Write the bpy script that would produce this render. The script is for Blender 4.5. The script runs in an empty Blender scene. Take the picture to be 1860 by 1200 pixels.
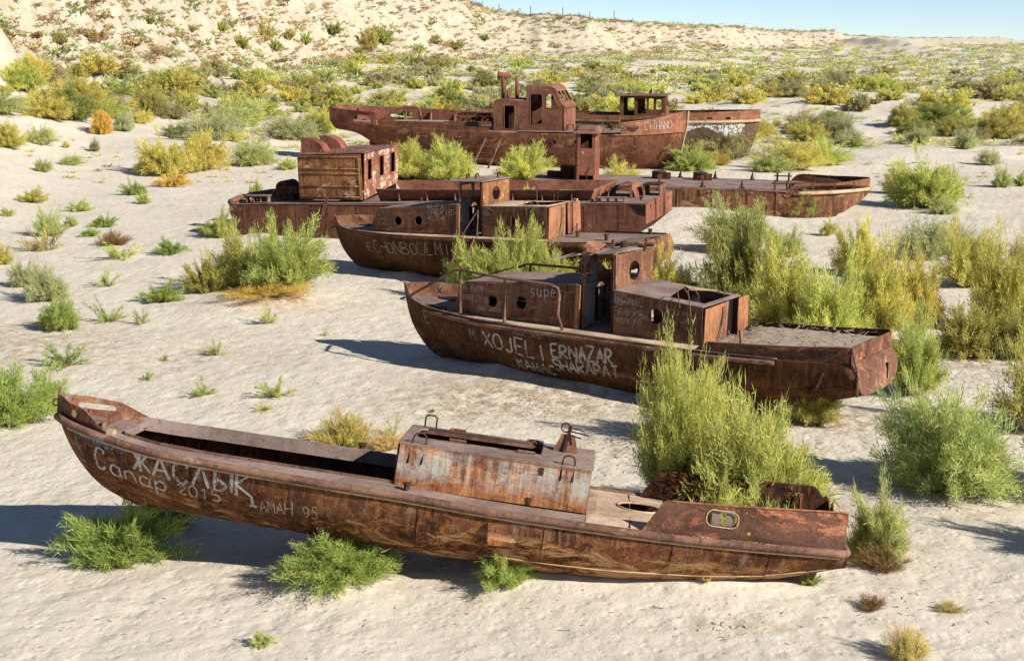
import bpy, math, random
import numpy as np
from mathutils import Vector, Matrix, Euler
from mathutils.geometry import delaunay_2d_cdt

random.seed(7); RNG = np.random.default_rng(7)
SC = bpy.context.scene
COL = SC.collection
R = math.radians

# ------------------------------------------------------------------ camera, sky, sun, exposure
CAM_H = 8.0
PITCH = 11.55
cam_d = bpy.data.cameras.new('camera'); cam = bpy.data.objects.new('camera', cam_d); COL.objects.link(cam)
cam.location = (0, 0, CAM_H); cam.rotation_euler = (R(90 - PITCH), 0, 0)
cam_d.sensor_width = 36; cam_d.lens = 50; cam_d.clip_start = 0.5; cam_d.clip_end = 20000
SC.camera = cam
SUN_EL, SUN_AZ = 31.0, 33.0                      # shadows fall to -X and a little away
sun_d = bpy.data.lights.new('sun', 'SUN'); sun = bpy.data.objects.new('sun', sun_d); COL.objects.link(sun)
sun_d.energy = 5.0; sun_d.angle = R(0.53); sun_d.color = (1.0, 0.955, 0.88)
sdir = Vector((math.cos(R(SUN_AZ)) * math.cos(R(SUN_EL)), -math.sin(R(SUN_AZ)) * math.cos(R(SUN_EL)), math.sin(R(SUN_EL))))
sun.rotation_euler = sdir.to_track_quat('Z', 'Y').to_euler(); sun.location = (30, -20, 40)
W = bpy.data.worlds.new('World'); SC.world = W; W.use_nodes = True
wn = W.node_tree; bg = wn.nodes['Background']
sky = wn.nodes.new('ShaderNodeTexSky'); sky.sky_type = 'NISHITA'; sky.sun_disc = False
sky.sun_elevation = R(SUN_EL); sky.sun_rotation = R(90 + SUN_AZ); sky.altitude = 50
sky.air_density = 0.5; sky.dust_density = 0.0; sky.ozone_density = 1.9
wn.links.new(sky.outputs[0], bg.inputs[0]); bg.inputs[1].default_value = 0.084
SC.view_settings.view_transform = 'Standard'; SC.view_settings.look = 'None'
SC.view_settings.exposure = 0.60; SC.view_settings.gamma = 1; SC.view_settings.use_curve_mapping = False
SC.cycles.use_denoising = True
SC.cycles.max_bounces = 6; SC.cycles.transparent_max_bounces = 8

# ------------------------------------------------------------------ node materials
class NT:
    def __init__(s, name):
        s.m = bpy.data.materials.new(name); s.m.use_nodes = True; s.t = s.m.node_tree
        s.bsdf = s.t.nodes['Principled BSDF']; s.out = s.t.nodes['Material Output']
    def n(s, typ, **k):
        x = s.t.nodes.new(typ)
        for a, v in k.items(): setattr(x, a, v)
        return x
    def link(s, a, b): s.t.links.new(a, b)
    def val(s, inp, v):
        if hasattr(v, 'is_linked') or isinstance(v, bpy.types.NodeSocket): s.link(v, inp)
        else: inp.default_value = v
    def coord(s, scale=(1, 1, 1), off=(0, 0, 0), which='Object'):
        tc = s.n('ShaderNodeTexCoord'); mp = s.n('ShaderNodeMapping')
        mp.inputs['Scale'].default_value = scale; mp.inputs['Location'].default_value = off
        s.link(tc.outputs[which], mp.inputs[0]); return mp.outputs[0]
    def noise(s, co, scale, detail=5, rough=.6, dist=0.0):
        x = s.n('ShaderNodeTexNoise'); s.link(co, x.inputs['Vector'])
        x.inputs['Scale'].default_value = scale; x.inputs['Detail'].default_value = detail
        x.inputs['Roughness'].default_value = rough; x.inputs['Distortion'].default_value = dist
        return x.outputs['Fac']
    def ramp(s, v, a, b, smooth=False):
        x = s.n('ShaderNodeMapRange'); s.link(v, x.inputs[0]); x.inputs[1].default_value = a; x.inputs[2].default_value = b
        if smooth: x.interpolation_type = 'SMOOTHSTEP'
        return x.outputs[0]
    def math(s, op, a, b=0.0):
        x = s.n('ShaderNodeMath', operation=op); s.val(x.inputs[0], a); s.val(x.inputs[1], b); return x.outputs[0]
    def mix(s, f, a, b, mode='MIX'):
        x = s.n('ShaderNodeMix', data_type='RGBA', blend_type=mode); s.val(x.inputs[0], f)
        for i, v in ((6, a), (7, b)):
            if isinstance(v, tuple): x.inputs[i].default_value = (*v[:3], 1)
            else: s.link(v, x.inputs[i])
        return x.outputs[2]
    def sep(s, co):
        x = s.n('ShaderNodeSeparateXYZ'); s.link(co, x.inputs[0]); return x.outputs
    def bump(s, h, strength=.5, dist=.02):
        x = s.n('ShaderNodeBump'); x.inputs['Strength'].default_value = strength; x.inputs['Distance'].default_value = dist
        s.link(h, x.inputs['Height']); s.link(x.outputs[0], s.bsdf.inputs['Normal'])
    def done(s, col, rough=.85, spec=.2):
        s.val(s.bsdf.inputs['Base Color'], col if not isinstance(col, tuple) else (*col[:3], 1))
        s.val(s.bsdf.inputs['Roughness'], rough); s.bsdf.inputs['Specular IOR Level'].default_value = spec
        return s.m

def rust(name, dark=(.040, .017, .011), mid=(.125, .050, .027), orange=(.34, .125, .038), hi=(.46, .36, .24),
         hi_amt=.12, or_amt=.35, dark_bias=.5, streak=.5, seed=0.0, band=None, wide=None, hi_scale=2.0, bump=.5, xstretch=.45, xgrad=None):
    """weathered steel: mottled brown rust, orange blooms, run-down streaks, peeled pale patches, optional height bands"""
    dark = (dark[0] * .92, dark[1] * 1.0, dark[2] * .95); mid = (mid[0] * 1.38, mid[1] * 1.46, mid[2] * 1.38); orange = (orange[0] * 1.22, orange[1] * 1.36, orange[2] * 1.25)
    n = NT(name); co = n.coord(off=(seed, seed * 1.7, seed * .6)); raw = n.coord()
    big = n.noise(co, .9, 8, .66, .5)
    med = n.noise(n.coord(scale=(.8, 1, 1.2), off=(seed, 3, 1)), 4.2, 9, .7, .6)
    spots = n.noise(n.coord(off=(seed * .3, 5, seed)), 11, 7, .68, .3)
    fine = n.noise(co, 42, 5, .7)
    st = n.noise(n.coord(scale=(1, 1, .10), off=(seed, 0, 0)), 9, 5, .65, .2)
    st2 = n.noise(n.coord(scale=(1, 1, .05), off=(seed, 7, 0)), 22, 3, .6, .1)
    c = n.mix(n.ramp(big, dark_bias - .12, dark_bias + .12), dark, mid)
    c = n.mix(n.math('MULTIPLY', n.ramp(med, .42, .66), .38), c, mid)
    c = n.mix(n.math('MULTIPLY', n.ramp(med, .70 - or_amt * .34, .84 - or_amt * .26), .85), c, orange)
    c = n.mix(n.math('MULTIPLY', n.ramp(spots, .56, .66), .45), c, n.mix(.5, mid, orange))
    c = n.mix(n.math('MULTIPLY', n.ramp(spots, .44, .36), .72), c, dark)
    c = n.mix(n.math('MULTIPLY', n.ramp(st, .50, .72), streak * .8), c, orange)
    c = n.mix(n.math('MULTIPLY', n.ramp(st, .47, .30), streak), c, dark)
    c = n.mix(n.math('MULTIPLY', n.ramp(st2, .56, .70), streak * .55), c, tuple(min(1, v * 1.25 + .05) for v in orange))
    if wide:                                                                   # thin remains of paint over the rust
        col_w, amt, z0, z1 = wide
        z = n.sep(raw)[2]
        m = n.math('MULTIPLY', n.ramp(z, z0, z0 + .22), n.ramp(z, z1, z1 - .10))
        pn = n.noise(n.coord(scale=(.9, 1, .7), off=(seed + 5, 2, 0)), 2.6, 12, .74, .5)
        stn = n.math('ADD', n.math('MULTIPLY', pn, .62), n.math('MULTIPLY', st, .38))
        f = n.math('MULTIPLY', n.ramp(stn, .62 - amt * .3, .72 - amt * .2), m)
        f = n.math('MULTIPLY', f, n.ramp(spots, .30, .46))
        c = n.mix(n.math('MULTIPLY', f, .85), c, col_w)
    if hi_amt > 0:
        p = n.noise(n.coord(scale=(xstretch, 1, 1), off=(seed, 9, 4)), hi_scale * 1.6, 14, .76, .6)
        if xgrad: p = n.math('ADD', p, n.math('SUBTRACT', n.math('MULTIPLY', n.ramp(n.sep(raw)[0], xgrad[0], xgrad[1]), xgrad[2]), xgrad[2] * .5))
        f = n.ramp(p, .66 - hi_amt * .35, .675 - hi_amt * .35)
        edge = n.ramp(p, .62 - hi_amt * .35, .66 - hi_amt * .35)
        if band:
            z0, z1, _ = band
            z = n.sep(raw)[2]; bm = n.math('MULTIPLY', n.ramp(z, z0, z0 + .08), n.ramp(z, z1, z1 - .14))
            f = n.math('MULTIPLY', f, bm); edge = n.math('MULTIPLY', edge, bm)
        c = n.mix(n.math('MULTIPLY', edge, .6), c, orange)
        c = n.mix(n.math('MULTIPLY', f, .9), c, n.mix(fine, tuple(v * .55 for v in hi), hi))
    c = n.mix(.6, c, n.mix(n.ramp(fine, .3, .7), (.45, .42, .40), (1.15, 1.15, 1.15)), 'MULTIPLY')
    h = n.math('ADD', n.math('MULTIPLY', med, .7), n.math('ADD', n.math('MULTIPLY', fine, .25), n.math('MULTIPLY', big, 1.5)))
    n.bump(h, bump, .03)
    return n.done(c, .92, .10)

M = {}
M['hull_one'] = rust('rusty_hull_brown', dark=(.045, .018, .012), mid=(.13, .050, .026), hi=(.50, .31, .16), hi_amt=.33,
                     band=(-.2, .66, 0), xgrad=(3.5, 9.0, .075), wide=((.25, .23, .18), .30, .42, 1.3), seed=2.1, hi_scale=2.3, or_amt=.5, xstretch=.42, dark_bias=.54)
M['hull_two'] = rust('rusty_hull_dark', dark=(.040, .016, .010), mid=(.100, .039, .020), orange=(.26, .10, .030), hi_amt=.24,
                     hi=(.36, .22, .11), band=(-.2, .75, 0), seed=7.4, or_amt=.25, hi_scale=1.2, dark_bias=.5)
M['hull_three'] = rust('rusty_hull_deep_brown', dark=(.040, .016, .010), mid=(.098, .040, .022), orange=(.24, .095, .028), hi_amt=0, seed=12.0, or_amt=.22)
M['cabin_brown'] = rust('rusty_cabin_plate', dark=(.065, .026, .018), mid=(.155, .068, .044), orange=(.34, .15, .07), hi_amt=.20, hi=(.30, .28, .25),
                        seed=4.0, or_amt=.2, streak=.5, dark_bias=.45, hi_scale=1.5)
M['cabin_paint'] = rust('peeling_pale_blue_paint', dark=(.14, .045, .02), mid=(.27, .10, .045), orange=(.48, .20, .07), hi_amt=.0,
                        wide=((.46, .49, .45), .66, 1.06, 1.66), seed=21.0, or_amt=.6, streak=.7)
M['grey_paint'] = rust('grey_painted_plate', dark=(.06, .03, .022), mid=(.15, .075, .05), hi_amt=.50, hi=(.27, .31, .31), seed=5.0, hi_scale=1.3)
M['deck_purple'] = rust('sun_bleached_deck_rust', dark=(.175, .108, .094), mid=(.235, .165, .148), orange=(.34, .22, .16), hi_amt=.05, hi=(.52, .42, .33),
                        seed=9.0, or_amt=.2, streak=.15, dark_bias=.48)
M['deck_tan'] = rust('dusty_tan_deck', dark=(.34, .22, .155), mid=(.50, .36, .27), orange=(.52, .27, .15), hi_amt=.08, hi=(.66, .58, .47), seed=3.0, or_amt=.2,
                     streak=.1)
M['red_rust'] = rust('red_brown_rust', dark=(.10, .034, .023), mid=(.23, .085, .058), orange=(.40, .15, .08), hi_amt=.05, seed=14.0, or_amt=.2, streak=.35)
M['orange_rust'] = rust('bright_orange_rust', dark=(.15, .060, .040), mid=(.30, .125, .070), orange=(.48, .20, .065), hi_amt=.05, hi=(.6, .48, .36),
                        seed=17.0, or_amt=.35, streak=.6)
M['patched'] = rust('flaking_red_and_brown_plate', dark=(.070, .034, .025), mid=(.115, .056, .040), orange=(.40, .115, .055), hi_amt=.27,
                    hi=(.52, .25, .15), seed=23.0, or_amt=.42, streak=.1, hi_scale=1.1)
M['stern_patched'] = rust('flaking_brown_stern', dark=(.10, .045, .033), mid=(.16, .075, .052), orange=(.36, .15, .07), hi_amt=.20, hi=(.56, .36, .22), seed=25.0, or_amt=.35, streak=.1, hi_scale=1.3)
M['dark_rust_and_shade'] = rust('near_black_rust_and_shade', dark=(.022, .012, .009), mid=(.065, .028, .018), hi_amt=.0, seed=31.0, or_amt=.1)  # dark rusty fittings; also painted shade on the trunk cabin's far wall
M['rail'] = rust('rail_rust', dark=(.085, .040, .030), mid=(.185, .095, .070), orange=(.34, .18, .11), hi_amt=.18, hi=(.42, .30, .22), seed=41.0,
                 or_amt=.25, streak=.2)
M['box_wall'] = rust('streaked_container_wall', dark=(.10, .042, .024), mid=(.20, .085, .042), orange=(.38, .16, .055), hi_amt=.30, hi=(.50, .40, .28),
                     seed=51.0, or_amt=.35, streak=.8, hi_scale=1.2)
M['box_white'] = rust('red_rust_with_white_paint', dark=(.19, .065, .038), mid=(.27, .11, .07), orange=(.40, .17, .09), hi_amt=.36, hi=(.72, .66, .58),
                      seed=54.0, or_amt=.3, streak=.3, hi_scale=1.3)
M['bow_tan'] = rust('mottled_tan_bow', dark=(.09, .040, .024), mid=(.20, .095, .055), orange=(.40, .20, .09), hi_amt=.36, hi=(.38, .26, .15), seed=61.0,
                    or_amt=.35, band=(-.5, 2.3, 0), hi_scale=1.6)
M['wood'] = rust('weathered_fender', dark=(.30, .18, .11), mid=(.50, .34, .22), orange=(.55, .32, .16), hi_amt=.3, hi=(.68, .58, .45), seed=66.0)

def simple(name, col, rough=.8, bump=None):
    n = NT(name)
    co = n.coord(); f = n.noise(co, 12, 6, .6)
    c = n.mix(n.ramp(f, .3, .7), tuple(v * .75 for v in col), tuple(min(1, v * 1.15) for v in col))
    if bump: n.bump(n.noise(co, bump, 5, .6), .5, .02)
    return n.done(c, rough, .2)
M['black'] = simple('black_rim_and_opening_shade', (.012, .009, .008), .95)  # black rims, and the painted dark inside openings
M['blue_paint'] = simple('faded_blue_paint', (.13, .22, .27), .7)
def chalk(name, col, thr, dens):
    n = NT(name); f = n.noise(n.coord(), 34, 8, .8)
    g = n.noise(n.coord(scale=(.6, 1, 1)), 3.0, 4, .6)
    a = n.math('MULTIPLY', n.ramp(n.math('ADD', n.math('MULTIPLY', f, .7), n.math('MULTIPLY', g, .3)), thr - .06, thr + .06), dens)
    n.val(n.bsdf.inputs['Alpha'], a)
    return n.done(col, .95, .05)
M['chalk'] = chalk('white_chalk', (.70, .67, .61), .47, .66)
M['scratch'] = chalk('scratched_lettering', (.55, .50, .44), .43, .70)
n_ = NT('white_brushed_paint'); n_.val(n_.bsdf.inputs['Alpha'], n_.math('MULTIPLY', n_.ramp(n_.noise(n_.coord(scale=(1.3, 1, .75)), 3.2, 10, .72, 1.6), .45, .53), .92))
M['whitewash'] = n_.done((.72, .72, .69), .9, .05)

# sand
def sand_material():
    n = NT('pale_desert_sand'); raw = n.coord()
    x, y, z = n.sep(raw)
    big = n.noise(raw, .045, 6, .6, .3); med = n.noise(raw, .6, 7, .65, .3); gr = n.noise(raw, 28, 5, .7)
    c = n.mix(n.ramp(med, .3, .72), (.575, .502, .395), (.675, .605, .488))
    c = n.mix(n.math('MULTIPLY', n.ramp(big, .52, .66, True), .35), c, (.56, .47, .35))
    # straw and dirt patches lying on the sand
    for (cx, cy, rx, ry, amt, col) in PATCHES:
        dx = n.math('DIVIDE', n.math('SUBTRACT', x, cx), rx); dy = n.math('DIVIDE', n.math('SUBTRACT', y, cy), ry)
        rr = n.math('ADD', n.math('MULTIPLY', dx, dx), n.math('MULTIPLY', dy, dy))
        nz = n.noise(raw, 2.6, 9, .72, .5)
        f = n.math('MULTIPLY', n.ramp(rr, 1.2, .1), n.ramp(nz, .45, .56))
        c = n.mix(n.math('MULTIPLY', f, amt), c, col)
    # fallen bits: scattered small dark specks
    sp = n.noise(raw, 9, 3, .5); vf = n.n('ShaderNodeTexVoronoi'); n.link(raw, vf.inputs[0]); vf.inputs['Scale'].default_value = 3.0
    f = n.math('MULTIPLY', n.ramp(vf.outputs['Distance'], .10, .05), n.ramp(sp, .47, .52))
    c = n.mix(n.math('MULTIPLY', f, .75), c, (.16, .12, .085))
    # bluffs: pale yellowish clay with reddish scrub soil on steep ground
    g = n.n('ShaderNodeNewGeometry'); nz = n.sep(g.outputs['Normal'])[2]
    steep = n.math('MULTIPLY', n.ramp(nz, .992, .955), n.ramp(y, 105, 130))
    cl = n.noise(n.coord(scale=(1, 1, 2.5)), .22, 9, .68, .6)
    clay = n.mix(n.ramp(cl, .35, .7), (.37, .325, .23), (.52, .47, .36))
    clay = n.mix(n.math('MULTIPLY', n.ramp(n.noise(raw, .16, 12, .78, .5), .47, .57), .50), clay, (.37, .29, .19)); clay = n.mix(n.math('MULTIPLY', n.ramp(n.noise(raw, .9, 8, .75, .3), .53, .60), .50), clay, (.29, .20, .13))
    c = n.mix(n.math('MULTIPLY', steep, .9), c, clay)
    c = n.mix(.35, c, n.mix(gr, (.6, .6, .6), (1.25, 1.25, 1.25)), 'MULTIPLY')
    v = n.n('ShaderNodeTexVoronoi'); v.feature = 'SMOOTH_F1'; n.link(n.coord(scale=(1, .8, 0)), v.inputs[0]); v.inputs['Scale'].default_value = 2.6
    v.inputs['Smoothness'].default_value = .6
    h = n.math('ADD', n.math('MULTIPLY', n.ramp(v.outputs['Distance'], 0, .55), .8), n.math('MULTIPLY', n.noise(raw, 7, 8, .7, .4), .75))
    v2 = n.n('ShaderNodeTexVoronoi'); v2.feature = 'SMOOTH_F1'; n.link(n.coord(scale=(1, .85, 0), off=(3, 5, 0)), v2.inputs[0]); v2.inputs['Scale'].default_value = 6.5; v2.inputs['Smoothness'].default_value = .4
    h = n.math('ADD', h, n.math('MULTIPLY', n.ramp(v2.outputs['Distance'], 0, .45), .40))
    h = n.math('ADD', h, n.math('MULTIPLY', n.noise(n.coord(scale=(1, 1.6, 1)), 22, 5, .65), .30))
    n.bump(h, .66, .046)
    return n.done(c, .95, .1)

# foliage: colour from the object's own colour, varied per frond by the vertex attribute "tint"
def foliage(name, trans=.4):
    n = NT(name); t = n.t
    oi = n.n('ShaderNodeObjectInfo'); at = n.n('ShaderNodeAttribute'); at.attribute_name = 'tint'
    r, g, b = n.sep(at.outputs['Vector'])
    c = n.mix(r, n.mix(1.0, oi.outputs['Color'], (.66, .76, .56), 'MULTIPLY'), n.mix(1.0, oi.outputs['Color'], (1.55, 1.38, .95), 'MULTIPLY'))
    c = n.mix(g, c, (.30, .21, .12))
    c = n.mix(b, c, (.135, .10, .075))
    t.nodes.remove(n.bsdf)
    d = n.n('ShaderNodeBsdfDiffuse'); tr = n.n('ShaderNodeBsdfTranslucent'); ms = n.n('ShaderNodeMixShader')
    n.link(c, d.inputs[0]); n.link(c, tr.inputs[0]); ms.inputs[0].default_value = trans
    n.link(d.outputs[0], ms.inputs[1]); n.link(tr.outputs[0], ms.inputs[2]); n.link(ms.outputs[0], n.out.inputs[0])
    return n.m
M['foliage'] = foliage('feathery_foliage', .5)

# ------------------------------------------------------------------ mesh helpers
def mesh_obj(name, verts, faces, mat, parent=None, smooth=False, label=None, kind=None):
    me = bpy.data.meshes.new(name)
    me.from_pydata([tuple(map(float, v)) for v in verts], [], faces); me.validate(); me.update()
    if smooth:
        me.polygons.foreach_set('use_smooth', [True] * len(me.polygons))
    me.materials.append(mat)
    o = bpy.data.objects.new(name, me); COL.objects.link(o); o.parent = parent
    if label: o['label'] = label
    if kind: o['kind'] = kind
    return o

class MB:
    """collects boxes, bars, tubes and prisms into one mesh"""
    def __init__(s): s.v = []; s.f = []
    def add(s, v, f):
        k = len(s.v); s.v += [tuple(p) for p in v]; s.f += [tuple(i + k for i in q) for q in f]; return s
    def box(s, a, b):
        x0, y0, z0 = a; x1, y1, z1 = b
        v = [(x0, y0, z0), (x1, y0, z0), (x1, y1, z0), (x0, y1, z0), (x0, y0, z1), (x1, y0, z1), (x1, y1, z1), (x0, y1, z1)]
        return s.add(v, [(0, 3, 2, 1), (4, 5, 6, 7), (0, 1, 5, 4), (1, 2, 6, 5), (2, 3, 7, 6), (3, 0, 4, 7)])
    def bar(s, p, q, w, h, up=(0, 0, 1)):
        p = Vector(p); q = Vector(q); d = (q - p).normalized(); u = Vector(up)
        sd = d.cross(u)
        if sd.length < 1e-3: sd = d.cross(Vector((1, 0, 0)))
        sd.normalize(); uu = sd.cross(d)
        v = [c + sd * (a * w / 2) + uu * (b * h / 2) for c in (p, q) for a, b in ((-1, -1), (1, -1), (1, 1), (-1, 1))]
        return s.add(v, [(3, 2, 1, 0), (4, 5, 6, 7), (0, 1, 5, 4), (1, 2, 6, 5), (2, 3, 7, 6), (3, 0, 4, 7)])
    def tube(s, pts, r, n=8, closed=False, flat=1.0, caps=True):
        pts = [Vector(p) for p in pts]; N = len(pts); rr = r if hasattr(r, '__len__') else [r] * N
        v = []; last = None
        for i, p in enumerate(pts):
            a = pts[(i - 1) % N] if (closed or i > 0) else p; b = pts[(i + 1) % N] if (closed or i < N - 1) else p
            d = (b - a).normalized()
            ref = Vector((0, 0, 1)) if abs(d.z) < .92 else Vector((1, 0, 0))
            if last is not None: ref = last
            sd = d.cross(ref)
            if sd.length < 1e-3: sd = d.cross(Vector((0, 1, 0)))
            sd.normalize(); up = sd.cross(d).normalized(); last = up
            for k in range(n):
                t = 2 * math.pi * k / n
                v.append(p + sd * (math.cos(t) * rr[i]) + up * (math.sin(t) * rr[i] * flat))
        f = []
        for i in range(N if closed else N - 1):
            j = (i + 1) % N
            for k in range(n):
                m = (k + 1) % n; f.append((i * n + k, i * n + m, j * n + m, j * n + k))
        if not closed and caps:
            f.append(tuple(reversed(range(n)))); f.append(tuple((N - 1) * n + k for k in range(n)))
        return s.add(v, f)
    def prism(s, poly, O, U, V, th):
        O, U, V = Vector(O), Vector(U), Vector(V); N = U.cross(V).normalized() * th; n = len(poly)
        a = [O + U * x + V * y for x, y in poly]
        v = a + [p + N for p in a]
        return s.add(v, [tuple(reversed(range(n))), tuple(range(n, 2 * n))] + [(i, (i + 1) % n, (i + 1) % n + n, i + n) for i in range(n)])
    def build(s, name, mat, parent=None, smooth=False, label=None, kind=None):
        return mesh_obj(name, s.v, s.f, mat, parent, smooth, label, kind)

def inside(p, poly):
    x, y = p; c = False; n = len(poly)
    for i in range(n):
        x0, y0 = poly[i]; x1, y1 = poly[i - 1]
        if (y0 > y) != (y1 > y) and x < (x1 - x0) * (y - y0) / (y1 - y0) + x0: c = not c
    return c
def ell(cx, cy, rx, ry=None, n=20):
    ry = ry or rx
    return [(cx + rx * math.cos(2 * math.pi * i / n), cy + ry * math.sin(2 * math.pi * i / n)) for i in range(n)]
def rrect(x0, y0, x1, y1, r, n=4):
    o = []
    for cx, cy, a in ((x1 - r, y1 - r, 0), (x0 + r, y1 - r, 90), (x0 + r, y0 + r, 180), (x1 - r, y0 + r, 270)):
        for i in range(n + 1):
            t = R(a + 90 * i / n); o.append((cx + r * math.cos(t), cy + r * math.sin(t)))
    return o
def plate(name, outline, holes, fn, th, mat, parent, res=None, label=None, nrm=None, rough=0.0, smooth=False):
    """sheet of metal with real holes; fn maps (u,v) to a point; th is its thickness along the surface normal"""
    pts = list(outline); edges = [(i, (i + 1) % len(outline)) for i in range(len(outline))]
    for h in holes:
        k = len(pts); pts += h; edges += [(k + i, k + (i + 1) % len(h)) for i in range(len(h))]
    if res:
        x0, x1 = min(p[0] for p in outline), max(p[0] for p in outline); y0, y1 = min(p[1] for p in outline), max(p[1] for p in outline)
        nx, ny = res
        for i in range(1, nx):
            for j in range(1, ny):
                q = (x0 + (x1 - x0) * i / nx, y0 + (y1 - y0) * j / ny)
                if inside(q, outline) and not any(inside(q, h) for h in holes): pts.append(q)
    vs, _, fs, *_ = delaunay_2d_cdt([Vector(p) for p in pts], edges, [], 0, 1e-5)
    tri = []
    for f in fs:
        c = sum((vs[i] for i in f), Vector((0, 0))) / len(f)
        if inside(c, outline) and not any(inside(c, h) for h in holes): tri.append(tuple(f))
    P = [Vector(fn(v.x, v.y)) for v in vs]
    if rough: P = [p + Vector((0, wob(p.x, p.z) * rough, 0)) for p in P]
    e = 1e-3; N = []
    for v in vs:
        if nrm: N.append(Vector(nrm)); continue
        a = Vector(fn(v.x + e, v.y)) - Vector(fn(v.x - e, v.y)); b = Vector(fn(v.x, v.y + e)) - Vector(fn(v.x, v.y - e))
        n = a.cross(b); N.append(n.normalized() if n.length > 1e-12 else Vector((0, 0, 1)))
    n = len(P); V = P + [p + q * th for p, q in zip(P, N)]
    F = [tuple(reversed(t)) for t in tri] + [tuple(i + n for i in t) for t in tri]
    cnt = {}
    for t in tri:
        for i in range(len(t)):
            a, b = t[i], t[(i + 1) % len(t)]; cnt[(a, b)] = 1
    for (a, b) in list(cnt):
        if (b, a) not in cnt: F.append((a, b, b + n, a + n))
    return mesh_obj(name, V, F, mat, parent, smooth, label)
def wob(x, z): return math.sin(x * 3.1 + 1.3 * math.sin(z * 4.0)) * .5 + math.sin(x * 7.7 + z * 5.1 + 1.0) * .3
def PXZ(y): return lambda u, v: (u, y, v)
def PYZ(x): return lambda u, v: (x, u, v)
def PXY(z): return lambda u, v: (u, v, z)

def tag(o, label, cat, group=None, kind=None):
    o['label'] = label; o['category'] = cat
    if group: o['group'] = group
    if kind: o['kind'] = kind
    return o
def empty(name, loc, rot=(0, 0, 0)):
    o = bpy.data.objects.new(name, None); COL.objects.link(o); o.location = loc; o.rotation_euler = rot; o.empty_display_size = .3
    return o
def tri_count(): return sum(len(o.data.loop_triangles) for o in bpy.data.objects if o.type == 'MESH')

def curve(xs, ys):
    """smooth interpolation through knots (cubic Hermite, limited slopes)"""
    xs = np.array(xs, float); ys = np.array(ys, float); d = np.diff(ys) / np.diff(xs)
    m = np.zeros_like(xs); m[0] = d[0]; m[-1] = d[-1]
    for i in range(1, len(xs) - 1):
        m[i] = 0 if d[i - 1] * d[i] <= 0 else 2 / (1 / d[i - 1] + 1 / d[i])
    def f(x):
        x = np.clip(x, xs[0], xs[-1]); i = np.clip(np.searchsorted(xs, x) - 1, 0, len(xs) - 2)
        h = xs[i + 1] - xs[i]; t = (x - xs[i]) / h
        return ((2 * t**3 - 3 * t**2 + 1) * ys[i] + (t**3 - 2 * t**2 + t) * h * m[i] + (-2 * t**3 + 3 * t**2) * ys[i + 1] + (t**3 - t**2) * h * m[i + 1])
    return f

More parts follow.
